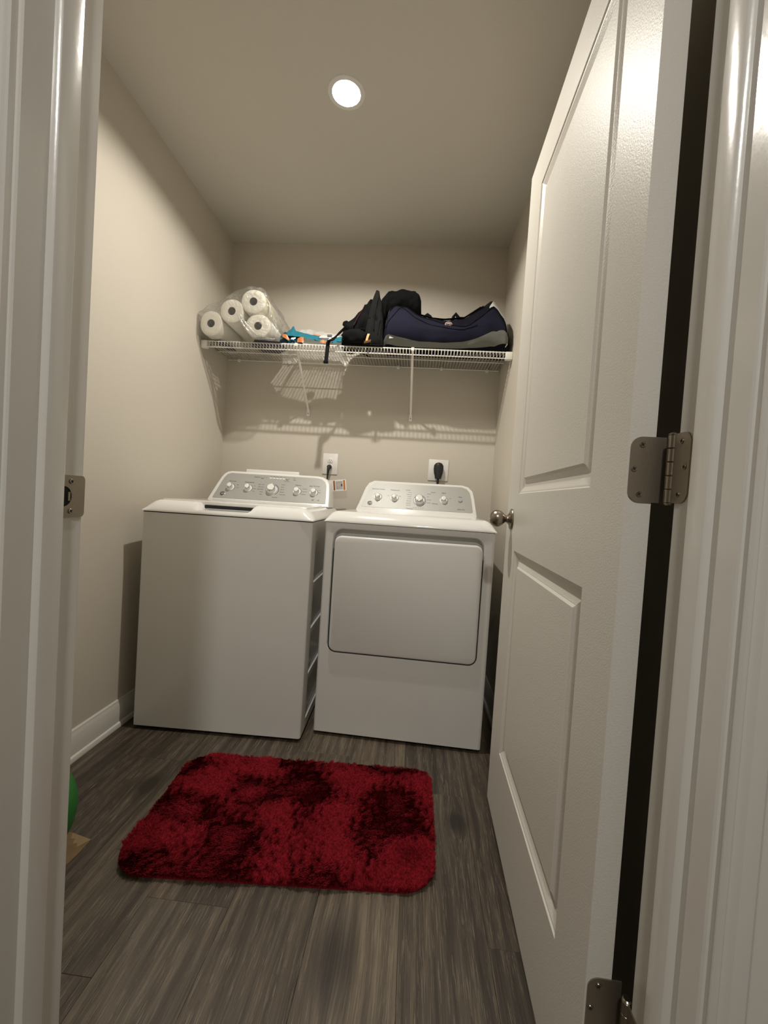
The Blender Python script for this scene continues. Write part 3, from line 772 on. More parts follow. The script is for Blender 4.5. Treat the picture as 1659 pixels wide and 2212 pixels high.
secs = [(.041, .008, .010, -.020), (.036, .019, .017, -.020), (.024, .0265, .0195, -.020), (.004, .028, .0195, -.020), (-.018, .025, .0185, -.021), (-.036, .0195, .0165, -.023), (-.050, .0175, .0145, -.024), (-.0505, .010, .0095, -.024)]
prev = None
for z, rx, ry, y in secs:
    ring = [bm.verts.new((rx*math.cos(t), y+ry*math.sin(t), z)) for t in np.linspace(0, 2*math.pi, 20, endpoint=False)]
    if prev: 
        for i in range(20): bm.faces.new((prev[i], prev[(i+1) % 20], ring[(i+1) % 20], ring[i]))
    else: bm.faces.new(ring)
    prev = ring
bm.faces.new(prev); obj('plug', bm, M_black, pd, True, 45)
tube('cord', [(0, -.024, -.045), (0, -.025, -.07), (-.004, -.026, -.12), (-.02, -.028, -.3), (-.03, -.028, -.5)], .0095, M_black, pd, 10, .7)
# hang tag behind washer console
tgr = thing('warning_tag', 'small white paper warning tag with orange ends behind the washer', 'tag', (.715, -.098, 1.020))
def tagq(name, u0, u1, v0, v1, m, h=.0):
    c = Matrix.Rotation(-.12, 4, 'Y')
    vs = []
    for yy in (-h-.0004, -h):
        vs += [c @ Vector((u, yy, v)) for u, v in ((u0, v0), (u1, v0), (u1, v1), (u0, v1))]
    return pyobj(name, vs, [(0, 1, 2, 3), (7, 6, 5, 4), (0, 4, 5, 1), (1, 5, 6, 2), (2, 6, 7, 3), (3, 7, 4, 0)], m, tgr)
tagq('paper', -.062, .056, .002, .064, M_white)
tagq('orange_panel', .040, .050, .006, .060, M_orange, .0008); tagq('orange_panel', -.016, -.007, .006, .060, mat('rust_print', (.30, .08, .02), .6), .0008)
tagq('grey_print', -.003, .036, .010, .056, mat('fine_grey_print', (.42, .41, .38), .7, var=.5, vscale=500), .0006)
tagq('black_mark', .028, .034, .026, .040, M_print, .0012)

# ------------------------------------------------------------------ wire shelf
SZ = 1.755; SY = -.305
sh = thing('wire_shelf', 'white vinyl-coated wire shelf across the back wall', 'shelf', (0, 0, SZ))
def rail(y, z, r=.0026, x0=.012, x1=W-.012): return tube('rail', [(x0, y, z), (x1, y, z)], r, M_wire, sh, 8)
rail(SY, -.0035, .0032); rail(SY-.002, -.0335, .0032); rail(-.150, -.0045, .0027); rail(-.012, -.0045, .0027)
me0 = None; nW = 97
for i in range(nW):
    x = .030 + (W-.060)*i/(nW-1)
    if me0 is None:
        bm = bmesh.new(); add_tube(bm, [(0, -.006, 0), (0, SY+.002, 0), (0, SY-.0045, -.003), (0, SY-.006, -.008), (0, SY-.006, -.036)], .0016, 6)
        o = obj('deck_wire', bm, M_wire, sh, True); me0 = o.data
    else:
        o = bpy.data.objects.new('deck_wire', me0); S.collection.objects.link(o); o.parent = sh
    o.location = (x, 0, 0)
for x, x2 in ((.500, .502), (1.094, 1.098)):
    st = tube('support_strut', [(x, SY+.003, -.010), (x2, -.010, -.268), (x2, -.005, -.285)], .0062, M_wire, sh, 6, .55)
    box('top_hook', (x-.008, SY-.006, -.014), (x+.008, SY+.010, .003), M_wire, st, .002, 1)
    fp = box('foot_plate', (x2-.0095, -.006, -.308), (x2+.0095, -.0005, -.268), M_wire, st, .002, 1)
    lathe('screw', [(0, .006), (.0035, .006), (.0030, .0078), (0, .0082)], axes((x2, 0, -.292), (1, 0, 0), (0, 0, 1), (0, -1, 0)), M_nickel, st, 12)
for x in (.075, .375, .70, 1.01, 1.255, 1.51):
    box('wall_clip', (x-.008, -.018, -.014), (x+.008, -.0005, .004), M_wire, sh, .003, 2)
for x0, x1 in ((.0008, .034), (W-.034, W-.0008)):
    box('end_bracket', (x0, SY-.012, -.040), (x1, SY+.016, -.002), M_wire, sh, .003, 2)

# ------------------------------------------------------------------ things on the shelf
DK = SZ+.0018
def fbm(p, s, o=3): 
    return noise.fractal(Vector(p)*s, 1.0, 2.0, o)
rolls = [((.0715, 1.8215), .0570, .0630, 'paper towel roll lowest and farthest left, against the wall'),
         ((.3150, 1.8170), .0640, .0580, 'paper towel roll lowest on the right, under the topmost roll'),
         ((.1760, 1.8860), .0600, .0600, 'paper towel roll in the middle, between the lowest left and the topmost roll'),
         ((.2850, 1.9370), .0630, .0600, 'topmost paper towel roll of the four')]
for (x, z), rx, rz_, lab in rolls:
    t = thing('paper_towel_roll', lab, 'paper towels', (x, -.358, z), 0, 'four paper towel rolls wrapped in clear film')
    bm = bmesh.new(); n = 40; yL = .275
    sq = 2.2
    def ring(y, k, w_=0):
        out_ = []
        for j in range(n):
            a = 2*math.pi*j/n; c, s_ = math.cos(a), math.sin(a)
            rad = (abs(c)**sq+abs(s_)**sq)**(-1/sq)
            out_.append(bm.verts.new((rx*.985*k*rad*c, y, rz_*.985*k*rad*s_)))
        return out_
    def rc(y, r_): return [bm.verts.new((r_*math.cos(2*math.pi*j/n), y, r_*math.sin(2*math.pi*j/n))) for j in range(n)]
    R = [rc(.10, .0195), rc(.002, .0195), rc(0, .0205), ring(0, .62), ring(.0, .93), ring(.003, .985), ring(.009, 1.0), ring(yL-.008, 1.0), ring(yL, .97), rc(yL, .0205), rc(yL-.1, .0195)]
    for a, b_ in zip(R, R[1:]):
        for j in range(n): bm.faces.new((a[j], a[(j+1) % n], b_[(j+1) % n], b_[j]))
    obj('paper', bm, M_paper, t, True, 50)
    bm = bmesh.new(); 
    R = [[bm.verts.new((r_*math.cos(2*math.pi*j/24), y, r_*math.sin(2*math.pi*j/24))) for j in range(24)] for r_, y in ((.0193, .001), (.0182, .001), (.0182, yL-.002), (.0193, yL-.002))]
    for a, b_ in zip(R, R[1:]+R[:1]):
        for j in range(24): bm.faces.new((a[j], a[(j+1) % 24], b_[(j+1) % 24], b_[j]))
    obj('cardboard_core', bm, M_core, t, True, 40)
# film around the rolls
wr = thing('plastic_wrap', 'clear crinkled plastic film around the paper towel rolls', 'plastic wrap', (0, 0, DK))
hull = [(.008, .001), (.006, .06), (.008, .118), (.040, .136), (.10, .165), (.16, .200), (.215, .235), (.27, .250), (.325, .246), (.355, .220), (.378, .17), (.40, .115), (.425, .06), (.440, .012), (.40, .001), (.30, .0005), (.20, .0006), (.10, .0005)]
def resample(P, n):
    P = P+[P[0]]; d = [0]
    for a, b_ in zip(P, P[1:]): d.append(d[-1]+math.dist(a, b_))
    out_ = []
    for i in range(n):
        t = d[-1]*i/n; k = max(j for j in range(len(d)) if d[j] <= t+1e-9); k = min(k, len(P)-2)
        f = (t-d[k])/(d[k+1]-d[k]); out_.append((P[k][0]+(P[k+1][0]-P[k][0])*f, P[k][1]+(P[k+1][1]-P[k][1])*f))
    return out_
HP = resample(hull, 90); cxh, czh = .22, .10
ysl = [-.378, -.374, -.366, -.35, -.33, -.30, -.27, -.24, -.21, -.18, -.15, -.12, -.09, -.06, -.045]
bm = bmesh.new(); G = []
for iy, y in enumerate(ysl):
    row = []
    k = {0: .90, 1: .965}.get(iy, 1.0)
    if iy == len(ysl)-1: k = .93
    for (x, z) in HP:
        nx_ = fbm((x*1.0, y*1.0, z*1.0), 16, 3)*.008
        xx = cxh+(x-cxh)*k; zz = czh+(z-czh)*k
        if z > .004: xx += nx_*(1 if x > cxh else -.3); zz += nx_
        xx = max(.003, xx); zz = max(.0004, zz)
        row.append(bm.verts.new((xx, y+fbm((x, z, y), 20, 2)*.004*(1 if iy < 2 else 0), zz)))
    G.append(row)
for a, b_ in zip(G, G[1:]):
    for j in range(90): bm.faces.new((a[j], a[(j+1) % 90], b_[(j+1) % 90], b_[j]))
# front cap rings
prev = G[0]
for k in (.75, .5, .25):
    row = [bm.verts.new((cxh+(v.co.x-cxh)*k, -.3785+fbm((v.co.x*k, k, v.co.z*k), 22, 3)*.006, czh+(v.co.z-czh)*k)) for v in G[0]]
    for j in range(90): bm.faces.new((prev[j], prev[(j+1) % 90], row[(j+1) % 90], row[j]))
    prev = row
bm.faces.new(prev); bm.faces.new(G[-1])
obj('film', bm, M_film, wr, True)
# a crumpled film tail running down over the shelf lip
bm = bmesh.new(); rows = []
path = [(.225, -.386, .105), (.240, -.390, .080), (.262, -.388, .050), (.285, -.384, .025), (.305, -.378, .004), (.33, -.345, .0006), (.38, -.325, .0007)]
for i, p in enumerate(path):
    wd = .006+.006*i/3
    rows.append([bm.verts.new((p[0]+u*wd*1.2, p[1]-abs(math.sin(u*3.1))*.006, max(p[2]+u*wd*.6, .0006))) for u in np.linspace(-1, 1, 9)])
for a, b_ in zip(rows, rows[1:]):
    for j in range(8): bm.faces.new((a[j], a[j+1], b_[j+1], b_[j]))
obj('film_tail', bm, film_mat('bunched_film', .25, .9, (1, 1, 1), .3), wr, True)
def patch(name, pts, m, parent, th=.0006):
    n = len(pts); P = [Vector(p) for p in pts]; nr = (P[1]-P[0]).cross(P[2]-P[0]).normalized()*th
    return pyobj(name, P+[p+nr for p in P], [tuple(range(n)), tuple(range(2*n-1, n-1, -1))]+[(i, (i+1) % n, n+(i+1) % n, n+i) for i in range(n)], m, parent)
patch('blue_print', [(.29, -.33, -.0002), (.42, -.32, -.0002), (.425, -.20, -.0002), (.36, -.14, -.0002), (.27, -.15, -.0002), (.235, -.24, -.0002)], M_bluep, wr, .0001)
patch('blue_print', [(.045, -.30, -.0002), (.10, -.31, -.0002), (.13, -.22, -.0002), (.12, -.15, -.0002), (.07, -.16, -.0002)], M_bluep, wr, .0001)
def strip(name, pts, wv, m, parent):
    bm = bmesh.new(); rows = []
    for i, p in enumerate(pts):
        rows.append([bm.verts.new(Vector(p)), bm.verts.new(Vector(p)+Vector(wv))])
    for a, b_ in zip(rows, rows[1:]): bm.faces.new((a[0], a[1], b_[1], b_[0]))
    return obj(name, bm, m, parent, True)
strip('yellow_print', [(.352, -.34, .212), (.362, -.34, .190), (.371, -.34, .165), (.377, -.34, .140), (.380, -.34, .118)], (-.004, .022, .002), M_yellow, wr)
strip('green_print', [(.345, -.352, .226), (.3600, -.352, .196), (.3720, -.352, .160), (.3800, -.352, .125), (.386, -.352, .09), (.388, -.352, .06)], (-.002, .006, 0), M_lime, wr)
strip('green_print', [(.205, -.30, .205), (.212, -.30, .214), (.222, -.30, .222), (.23, -.30, .226)], (0.0, .05, .0), M_lime, wr)

# teal and clear package
pk = thing('snack_package', 'crumpled teal and clear plastic package with orange print on the shelf', 'package', (.406, -.303, DK))
def heightbag(name, x0, x1, y0, y1, hf, m, parent, nx=50, ny=26, amp=.004, seed=0.0, bottom=True):
    bm = bmesh.new(); G = []
    for j in range(ny+1):
        v = j/ny; row = []
        for i in range(nx+1):
            u = i/nx; x = x0+(x1-x0)*u; y = y0+(y1-y0)*v
            h = hf(u, v); e = min(1, 6*u*(1-u)*4)*min(1, 6*v*(1-v)*4)
            h = max(0.0004, h+fbm((x+seed, y, .3), 34, 3)*amp*e)
            row.append(bm.verts.new((x+fbm((x, y, seed+2), 30, 2)*amp*.8*e, y+fbm((x, y, seed+5), 30, 2)*amp*.8*e, h)))
        G.append(row)
    for a, b_ in zip(G, G[1:]):
        for i in range(nx): bm.faces.new((a[i], a[i+1], b_[i+1], b_[i]))
    if bottom:
        ed = G[0]+[r_[-1] for r_ in G[1:]]+G[-1][-2::-1]+[r_[0] for r_ in G[-2:0:-1]]
        bm.faces.new([bm.verts.new((v_.co.x, v_.co.y, .0002)) for v_ in ed]) if False else None
    return obj(name, bm, m, parent, True)
def sm(t): t = max(0, min(1, t)); return t*t*(3-2*t)
heightbag('clear_film', .02, .322, .012, .25, lambda u, v: .122*(sm(u/.25)*sm((1-u)/.12))**.5*(sm(v/.45)*sm((1-v)/.3))**.5*(1.0-.22*u), M_film2, pk, amp=.010, seed=3)
# teal wall: a crumpled band standing along the front, roughly 5 cm tall at left tapering right
def tealband(name, x0, x1, y, zb, zt, m, amp=.008, nx=46, nz=10, seed=0):
    bm = bmesh.new(); G = []
    for k in range(nz+1):
        w_ = k/nz; row = []
        for i in range(nx+1):
            u = i/nx; x = x0+(x1-x0)*u; z = zb(u)+(zt(u)-zb(u))*w_
            dy = fbm((x*1.2, z, seed), 30, 3)*amp
            row.append(bm.verts.new((x+fbm((x, z*2, seed+4), 40, 2)*amp*.4, y(u, w_)+dy, max(.0006, z+fbm((x, z, seed+8), 25, 2)*amp*.3))))
        G.append(row)
    for a, b_ in zip(G, G[1:]):
        for i in range(nx): bm.faces.new((a[i], a[i+1], b_[i+1], b_[i]))
    return obj(name, bm, m, pk, True)
lerp = lambda xs, ys: (lambda u: float(np.interp(u, xs, ys)))
tealband('dark_teal_film', .004, .125, lambda u, w_: .002+w_*.012, lerp([0, 1], [.001, .001]), lerp([0, .2, .5, 1], [.040, .060, .055, .045]), M_teald, .009, seed=1)
tealband('teal_film', .0, .205, lambda u, w_: -.004+w_*.030, lerp([0, .12, .25, .5, 1], [.010, .024, .036, .034, .016]), lerp([0, .2, .32, .38, .6, 1], [.040, .072, .100, .074, .064, .050]), M_teal, .006, seed=2)
tealband('teal_film', .185, .322, lambda u, w_: -.004+w_*.03, lerp([0, .3, .6, 1], [.018, .010, .006, .014]), lerp([0, .3, .6, 1], [.050, .034, .046, .052]), M_teal, .005, seed=6)
tealband('teal_film', .300, .325, lambda u, w_: -.004+w_*.08, lerp([0, 1], [.018, .014]), lerp([0, .8, 1], [.040, .056, .035]), M_teal, .004, 8, 8, 9)
tealband('white_edge', .200, .312, lambda u, w_: .020+w_*.02, lerp([0, 1], [.040, .046]), lerp([0, .5, 1], [.054, .062, .058]), M_white, .003, seed=11)
box('grey_label', (.245, .022, .050), (.270, .025, .060), mat('label_grey', (.12, .11, .10), .5), pk)
def blob(name, c, rx, ry, rz_, m, parent, seed=0, amp=.2):
    bm = bmesh.new(); bmesh.ops.create_icosphere(bm, subdivisions=3, radius=1)
    for v in bm.verts:
        k = 1+amp*fbm(v.co+Vector((seed, seed, 0)), 1.6, 3)
        v.co = Vector((c[0]+v.co.x*rx*k, c[1]+v.co.y*ry*k, max(.0006, c[2]+v.co.z*rz_*k)))
    return obj(name, bm, m, parent, True)
for x0_, x1_, a_, b__, c_, d_, sd in ((.020, .058, .030, .008, .044, .020, 3), (.100, .132, .004, .002, .026, .032, 4), (.218, .250, .006, .003, .022, .018, 5)):
    tealband('orange_print', x0_, x1_, lambda u, w_: -.010+w_*.006, lerp([0, 1], [a_, b__]), lerp([0, .5, 1], [c_, max(c_, d_), d_]), M_orange, .003, 12, 6, sd)
tealband('white_print', .066, .090, lambda u, w_: -.009+w_*.004, lerp([0, 1], [.016, .020]), lerp([0, 1], [.026, .030]), M_white, .003, 8, 3, 13)
blob('orange_print', (.185, .05, .058), .020, .016, .010, mat('pale_orange', (.55, .25, .13), .4), pk, 9, .2)
blob('white_print', (.270, -.009, .020), .014, .004, .010, M_white, pk, 5, .4)

# --- lofted soft bags
def loft(us, sec, nth=28):
    """sec(u, th) -> Vector ; returns function grid"""
    return [[sec(u, 2*math.pi*j/nth) for j in range(nth)] for u in us]
def loftobj(name, us, sec, m, parent, nth=32, close=True):
    bm = bmesh.new(); G = [[bm.verts.new(p) for p in row] for row in loft(us, sec, nth)]
    for a, b_ in zip(G, G[1:]):
        for j in range(nth): bm.faces.new((a[j], a[(j+1) % nth], b_[(j+1) % nth], b_[j]))
    if close: bm.faces.new(G[0]); bm.faces.new(G[-1])
    return obj(name, bm, m, parent, True, 70)
# duffel bag --------------------------------------------------------
df = thing('duffel_bag', 'long navy duffel bag with grey trim sagging on the right half of the shelf', 'bag', (0, -.215, DK))
X_ = [.942, .950, .967, 1.00, 1.05, 1.10, 1.16, 1.22, 1.28, 1.34, 1.38, 1.43, 1.476, 1.505, 1.530, 1.552, 1.568]
Hf = [.12, .185, .228, .247, .236, .205, .188, .180, .175, .182, .215, .258, .300, .262, .215, .140, .080]
def htop(x): return .955*float(np.interp(x, X_, Hf))
def dfsec(x, th, off=0.0):
    h = htop(x); ry = .120+.005*math.sin(x*9); e = sm((x-.934)/.03)*sm((1.578-x)/.035); ry *= .55+.45*e
    c, s_ = math.cos(th), math.sin(th); p = 2.6
    rad = (abs(c)**p+abs(s_)**p)**(-1/p)
    # crest leans to the back
    zc = h/2; y = -c*(ry+off)*rad; z = zc+s_*(h/2+off)*rad
    y += .030*max(0, (z/h-.5))*2 if h > 0 else 0
    k = fbm((x*1.0, y*1.5, z*1.5), 9, 3)*.010
    y -= k*(1 if c > 0 else -1)*.8; z += k*.5*(1 if s_ > .2 else 0)
    return Vector((x, y, max(.0008+off*0, z)))
us = list(np.linspace(.940, 1.572, 76))
loftobj('bag_body', us, dfsec, M_navyd, df, 40)
def dfpatch(name, x0, x1, lo, hi, m, off=.0025, nx=50, nv=10):
    """patch on the front (th from -90..90: bottom..top through front); lo/hi give the height fraction"""
    bm = bmesh.new(); G = []
    def th_of(fr): # invert approx: fraction of height -> angle on front
        return math.asin(max(-1, min(1, (fr*2-1)*.93)))*1.0
    for k in range(nv+1):
        row = []
        for i in range(nx+1):
            u = i/nx; x = x0+(x1-x0)*u
            l_, h_ = lo(u), hi(u); fr = l_+(h_-l_)*k/nv
            row.append(bm.verts.new(dfsec(x, th_of(fr), off)))
        G.append(row)
    for a, b_ in zip(G, G[1:]):
        for i in range(nx): bm.faces.new((a[i], a[i+1], b_[i+1], b_[i]))
    return obj(name, bm, m, df, True)
dfpatch('front_panel', .954, 1.535, lerp([0, .1, .3, .5, .75, .9, 1], [.22, .17, .14, .14, .19, .27, .42]), lerp([0, .04, .1, .2, .35, .5, .62, .70, .78, .86, .93, 1], [.72, .88, .93, .90, .82, .70, .60, .58, .64, .70, .70, .60]), M_navy)
dfpatch('grey_band', .944, 1.556, lerp([0, .1, .3, .5, .75, .9, 1], [.10, .06, .06, .07, .08, .10, .22]), lerp([0, .1, .3, .5, .75, .9, 1], [.26, .20, .17, .17, .23, .31, .52]), M_grey, .0034)
dfpatch('end_panel', 1.455, 1.560, lerp([0, .3, .7, 1], [.73, .75, .71, .66]), lerp([0, .25, .5, 1], [.76, .92, .985, .985]), M_lgrey, .0036, 16, 8)
dfpatch('end_panel', .947, .968, lerp([0, 1], [.70, .92]), lerp([0, 1], [.86, .985]), M_lgrey, .0036, 8, 5)
def dfline(name, x0, x1, fr, r_, m, off=.005, n=40):
    pts = [dfsec(x0+(x1-x0)*i/n, math.asin(max(-1, min(1, (fr(i/n)*2-1)*.93))), off) for i in range(n+1)]
    return tube(name, pts, r_, m, df, 6)
dfline('piping', .954, 1.535, lerp([0, .04, .1, .2, .35, .5, .62, .70, .78, .86, .93, 1], [.72, .88, .93, .90, .82, .70, .60, .58, .64, .70, .70, .60]), .0020, M_cloth_k)
dfline('piping', .954, 1.40, lerp([0, .15, .3, .5, .8, 1], [.45, .86, .74, .62, .50, .50]), .0014, M_navyd)
pts = [dfsec(x, th, .004) for x, th in [(1.520, 1.25), (1.535, .95), (1.550, .6), (1.560, .2), (1.563, -.1), (1.560, -.45), (1.552, -.8)]]
tube('piping', pts, .0022, M_cloth_k, df, 6)
# handles / zip pulls on the crest, and slack straps
for x, hh_ in ((1.155, .022), (1.300, .040)):
    b0 = dfsec(x, 1.25, 0)
    bm = bmesh.new(); add_tube(bm, [b0+Vector((-.022, .004, -.012)), b0+Vector((-.010, 0, hh_*.6)), b0+Vector((0, 0, hh_)), b0+Vector((.014, .002, hh_*.55)), b0+Vector((.034, .006, -.012))], [.006, .008, .009, .010, .008], 8)
    obj('carry_strap', bm, M_cloth_k, df, True)
tube('carry_strap', [dfsec(x, 1.0, .006) for x in np.linspace(1.12, 1.42, 24)], .0075, M_cloth_k, df, 8, .5)
tube('carry_strap', [dfsec(x, .78+.15*math.sin((x-1.2)*16), .007) for x in np.linspace(1.22, 1.43, 20)], .0065, M_cloth_k, df, 8, .5)
# round badge
bc = dfsec(1.262, math.asin((.67*2-1)*.93), .006)
Bm = axes(bc, (1, 0, 0), (0, -.25, .97), (0, -.97, -.25)) @ Matrix.Diagonal((1.25, .8, 1, 1))
bd = lathe('badge', [(0, -.002), (.0145, -.002), (.0145, .0012), (.0125, .002), (0, .002)], Bm, M_lgrey, df, 28)
lathe('badge_ring', [(.0085, .0022), (.0120, .0022), (.0120, .0026), (.0085, .0026)], Bm, mat('badge_red', (.35, .12, .08), .5), bd, 28)
bm = bmesh.new(); bmesh.ops.create_cube(bm, size=1, matrix=Bm @ Matrix.Translation((-.002, -.001, .003)) @ Matrix.Rotation(.2, 4, 'Z') @ Matrix.Diagonal((.012, .0045, .001, 1)))
obj('badge_mark', bm, M_print, bd)
b1 = dfsec(.985, math.asin((.185*2-1)*.93), .0065)
patch('small_label', [b1+Vector((-.010, -.002, .006)), b1+Vector((.012, -.001, -.002)), b1+Vector((-.012, -.002, -.006))], M_lgrey, df)
tube('zip_pull', [dfsec(1.545, -.75, .006), dfsec(1.552, -.5, .008)], .0022, M_chrome, df, 6)

# backpack -----------------------------------------------------------
bp_ = thing('backpack', 'slumped black backpack with dark red stripe left of the duffel bag', 'backpack', (0, -.210, DK))
def packsec(X0, X1, HH, yc, ryy, amp, seed, z0=0.0, lean=0.0, p=2.3):
    def f(x, th, off=0.0):
        h = float(np.interp(x, X0, HH)); b0 = z0 if not callable(z0) else z0(x)
        e = sm((x-X0[0]+.004)/.03)*sm((X0[-1]+.004-x)/.03); ry = ryy*(.45+.55*e)
        c, s_ = math.cos(th), math.sin(th); rad = (abs(c)**p+abs(s_)**p)**(-1/p)
        z = b0+(h-b0)/2*(1+s_*rad); y = yc-c*(ry+off)*rad
        k = fbm((x*1.3+seed, y, z), 11, 4)*amp; cr = (1-abs(fbm((x+seed, y*.7, z), 17, 2)))**3*amp*.7
        y -= (k-cr)*(1 if c > 0 else -1); z += k*.6*max(0, s_)
        return Vector((x+k*.3, y+lean*(z), max(.001, z)))
    return f
ps = packsec([.722, .737, .755, .785, .815, .840, .858, .868, .886, .905, .920, .932, .940], None, [.060, .140, .146, .162, .212, .252, .284, .262, .300, .286, .26, .20, .08], -.005, .118, .020, 1.0, lean=.12)
loftobj('bag_body', list(np.linspace(.724, .940, 54)), ps, M_cloth_k, bp_, 44)
ps2 = packsec([.845, .860, .876, .890, .905, .920, .934, .944], None, [.03, .17, .245, .292, .285, .235, .14, .03], -.105, .022, .012, 5.0, lean=.10)
loftobj('side_flap', list(np.linspace(.848, .942, 24)), ps2, M_cloth_k2, bp_, 28)
ps3 = packsec([.880, .905, .935, .97, 1.01, 1.05, 1.085, 1.110, 1.122, 1.126], None, [.20, .310, .345, .356, .360, .358, .352, .334, .29, .15], .085, .075, .012, 7.0, z0=lambda x: float(np.interp(x, [.88, .925, .94, 1.0, 1.06, 1.126], [.02, .04, .21, .245, .235, .215])), lean=.0)
loftobj('top_pocket', list(np.linspace(.885, 1.124, 36)), ps3, M_cloth_k, bp_, 36)
def packline(name, pts, r_, m, f, off=.004, flat=.5):
    return tube(name, [f(x, th, off) for x, th in pts], r_, m, bp_, 8, flat)
packline('red_stripe', [(.792, .05), (.803, .25), (.814, .45), (.824, .62), (.836, .80)], .0065, M_red, ps, .004, .4)
packline('seam', [(.775, -.6), (.80, -.35), (.83, -.3), (.865, -.4), (.885, -.6)], .002, M_cloth_k2, ps, .003, 1)
packline('grey_fold', [(.893, -.5), (.895, 0), (.900, .45), (.905, .7)], .004, M_cloth_k2, ps2, .004, .6)
packline('grey_fold', [(.915, -.6), (.920, -.1), (.925, .3)], .003, M_cloth_k2, ps2, .004, .6)
blob('buckle', (.738, -.040, .128), .016, .014, .018, M_cloth_k, bp_, 2, .3)
blob('side_fold', (.80, -.118, .040), .062, .022, .036, M_cloth_k, bp_, 12, .25)
# strap: from the bag down-left along the deck, over the lip, hanging
def ribbon(name, pts, wv, th, m, parent):
    bm = bmesh.new(); rings = []
    for i, p in enumerate(pts):
        p = Vector(p); d = (Vector(pts[min(i+1, len(pts)-1)])-Vector(pts[max(i-1, 0)])).normalized()
        wv_ = Vector(wv[i] if isinstance(wv, list) else wv); nrm = d.cross(wv_).normalized()*th
        rings.append([bm.verts.new(p-wv_-nrm), bm.verts.new(p+wv_-nrm), bm.verts.new(p+wv_+nrm), bm.verts.new(p-wv_+nrm)])
    for a, b_ in zip(rings, rings[1:]):
        for j in range(4): bm.faces.new((a[j], a[(j+1) % 4], b_[(j+1) % 4], b_[j]))
    bm.faces.new(rings[0]); bm.faces.new(rings[-1]); return obj(name, bm, m, parent, False)
ribbon('shoulder_strap', [(.752, -.115, .085), (.738, -.128, .060), (.722, -.136, .040), (.705, -.141, .016), (.690, -.142, .007), (.672, -.142, .004)], [(.004, 0, .012)]*2+[(.003, 0, .011)]*2+[(0, .008, .008), (0, .011, .004)], .0025, M_cloth_k, bp_)
ribbon('strap_tail', [(.684, -.125, .006), (.678, -.134, .0045), (.672, -.1345, -.004), (.671, -.1350, -.03), (.669, -.1345, -.07), (.667, -.134, -.098)], (.0095, .001, 0), .0012, M_cloth_k2, bp_)
bm = bmesh.new(); add_box(bm, (.655, -.140, -.108), (.679, -.131, -.094), .002, 1); obj('strap_end', bm, M_cloth_k, bp_)
tube('strap_on_deck', [(.79, -.02, .003), (.83, .03, .003), (.86, .08, .003)], .006, M_cloth_k, bp_, 6, .4)
ribbon('tan_tag', [(.873, -.134, .046), (.869, -.139, .030), (.866, -.141, .014), (.866, -.142, .004)], (.0055, 0, 0), .0015, M_tan, bp_)
ribbon('tan_tag', [(.853, -.138, .0035), (.868, -.143, .005), (.886, -.140, .010)], (.001, -.004, .004), .0012, mat('tan_tag_dark', (.36, .20, .09), .6), bp_)

# ------------------------------------------------------------------ rug
rg = thing('shag_rug', 'red shaggy bath rug on the floor in front of the machines', 'rug', (.84, -1.19, 0))
C4 = [(.436, -1.462), (1.272, -1.402), (1.278, -.912), (.408, -.965)]     # s,t corners 00 10 11 01
def rug_xy(s, t):
    a = [C4[0][i]*(1-s)+C4[1][i]*s for i in (0, 1)]; b_ = [C4[3][i]*(1-s)+C4[2][i]*s for i in (0, 1)]
    return a[0]*(1-t)+b_[0]*t-.84, a[1]*(1-t)+b_[1]*t+1.19
Ls, Lt, RR = .87, .50, .085
def inside(s, t, m=0.0):
    x, y = s*Ls, t*Lt; dx = max(RR-x, x-(Ls-RR), 0); dy = max(RR-y, y-(Lt-RR), 0)
    return (dx*dx+dy*dy) < (RR-m)**2 and m <= x <= Ls-m and m <= y <= Lt-m
P = [(x/Ls, y/Lt) for x, y in rrect(.004, Ls-.004, .004, Lt-.004, RR, 8)]
vs = [(*rug_xy(s, t), .0005) for s, t in P]+[(*rug_xy(s, t), .009) for s, t in P]; n = len(P)
pyobj('backing', vs, [tuple(range(n)), tuple(range(2*n-1, n-1, -1))]+[(i, (i+1) % n, n+(i+1) % n, n+i) for i in range(n)], M_rug, rg)
rng = np.random.RandomState(7); NB = 170000
V = []; Fc = []
st_ = rng.rand(int(NB*1.1), 2)
base_i = 0; verts = []; 
verts_np = []; cnt = 0
for s, t in st_:
    if cnt >= NB: break
    if not inside(s, t): continue
    x, y = rug_xy(s, t); cnt += 1
    nz = noise.noise(Vector((x*7, y*9, 1.3))); nz2 = noise.noise(Vector((x*10, y*12, 9.3))); nf = noise.noise(Vector((x*62, y*62, 4))); nm_ = noise.noise(Vector((x*14, y*18, 2)))
    ang = math.pi*2*(nz*.75+nf*.35)+rng.rand()*1.1-.6; tilt = .55+.50*nz2+.85*nf+.35*nm_+rng.rand()*.35
    lx, ly = math.cos(ang)*tilt, math.sin(ang)*tilt
    e = min(s*Ls, (1-s)*Ls, t*Lt, (1-t)*Lt)
    Lb = (.0125+.008*rng.rand())*(1.0+.25*nf)*(1.0 if e > .02 else .8)
    up = 1/math.sqrt(1+tilt*tilt)
    wd = .0009; px, py = -math.sin(ang)*wd, math.cos(ang)*wd
    dx1, dy1, dz1 = lx*Lb*.35*up, ly*Lb*.35*up, Lb*.55*up+.002
    dx2, dy2, dz2 = lx*Lb*.95*up, ly*Lb*.95*up, Lb*.80*up+.0025
    z = .008
    verts_np.append((x-px, y-py, z, x+px, y+py, z, x+dx1+px, y+dy1+py, z+dz1, x+dx1-px, y+dy1-py, z+dz1, x+dx2+px*.5, y+dy2+py*.5, z+dz2, x+dx2-px*.5, y+dy2-py*.5, z+dz2))
A = np.array(verts_np, dtype=np.float32).reshape(-1, 3); nb = len(verts_np)
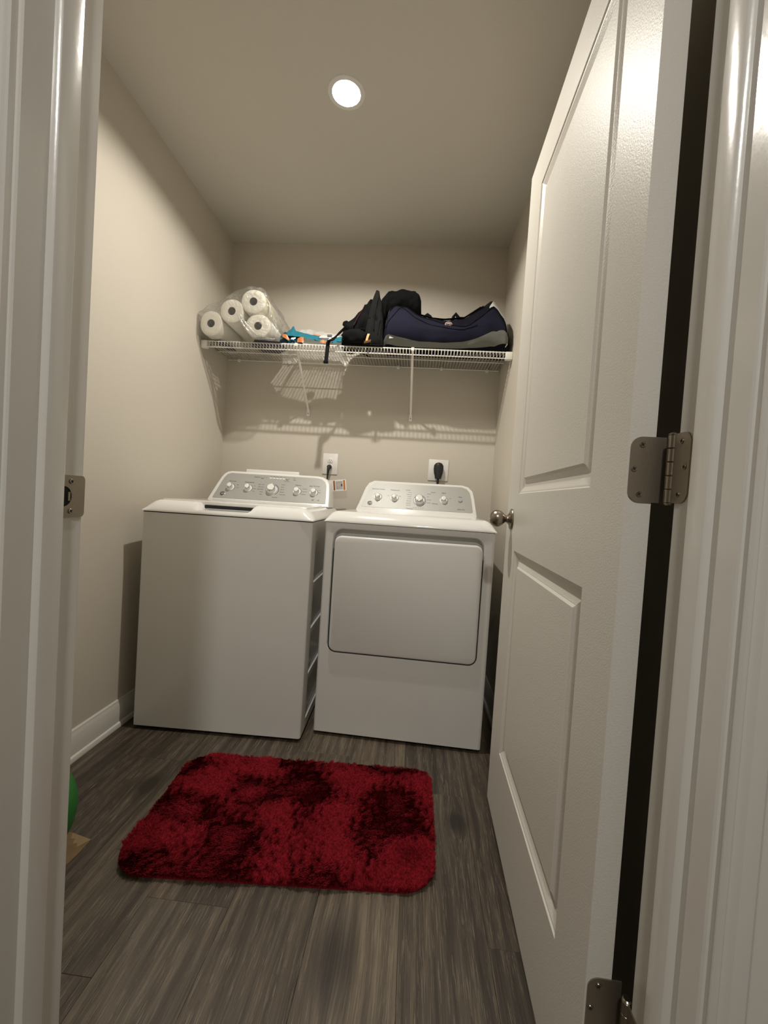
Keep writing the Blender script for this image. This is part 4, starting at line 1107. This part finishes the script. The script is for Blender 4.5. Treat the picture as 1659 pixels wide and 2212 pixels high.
I = np.arange(nb)[:, None]*6; Q = np.concatenate([I+np.array([[0, 1, 2, 3]]), I+np.array([[3, 2, 4, 5]])], axis=1).reshape(-1, 4).astype(np.int32)
me = bpy.data.meshes.new('pile'); me.vertices.add(len(A)); me.vertices.foreach_set('co', A.ravel())
me.loops.add(Q.size); me.loops.foreach_set('vertex_index', Q.ravel()); me.polygons.add(len(Q))
me.polygons.foreach_set('loop_start', np.arange(0, Q.size, 4, dtype=np.int32)); me.polygons.foreach_set('loop_total', np.full(len(Q), 4, dtype=np.int32))
me.update(calc_edges=True); me.validate()
po = mobj('pile', me, M_rug, rg); po['kind'] = 'stuff'

# ------------------------------------------------------------------ ball and cardboard
gb = thing('exercise_ball', 'green ball partly hidden behind the left door jamb', 'ball', (.205, -1.490, 0))
bm = bmesh.new(); bmesh.ops.create_uvsphere(bm, u_segments=64, v_segments=40, radius=.14, matrix=Matrix.Translation((0, 0, .14)))
obj('shell', bm, M_green, gb, True)
lathe('valve_plug', [(0, .0), (.006, 0), (.006, .0015), (0, .002)], Matrix.Translation((-.036, 0, .14+.1352)) @ Matrix.Rotation(-.26, 4, 'Y'), M_plas, gb, 14)
cb = thing('cardboard_piece', 'flat scrap of brown cardboard on the floor by the green ball', 'cardboard', (.27, -1.41, 0))
pts = [(.056, -.05), (.059, .0), (.058, .045), (-.012, .060), (-.10, .055), (-.10, -.045)]
m = len(pts)
pyobj('sheet', [(x, y, .0004) for x, y in pts]+[(x, y, .0035) for x, y in pts], [tuple(range(m)), tuple(range(2*m-1, m-1, -1))]+[(i, (i+1) % m, m+(i+1) % m, m+i) for i in range(m)], M_card, cb)
pts = [(.058, .044), (-.008, .058), (.004, .038), (.014, .040), (.022, .022), (.030, .028), (.040, .014)]
m = len(pts)
pyobj('torn_layer', [(x, y, .0034) for x, y in pts]+[(x, y, .0042) for x, y in pts], [tuple(range(m)), tuple(range(2*m-1, m-1, -1))]+[(i, (i+1) % m, m+(i+1) % m, m+i) for i in range(m)], M_cardl, cb)
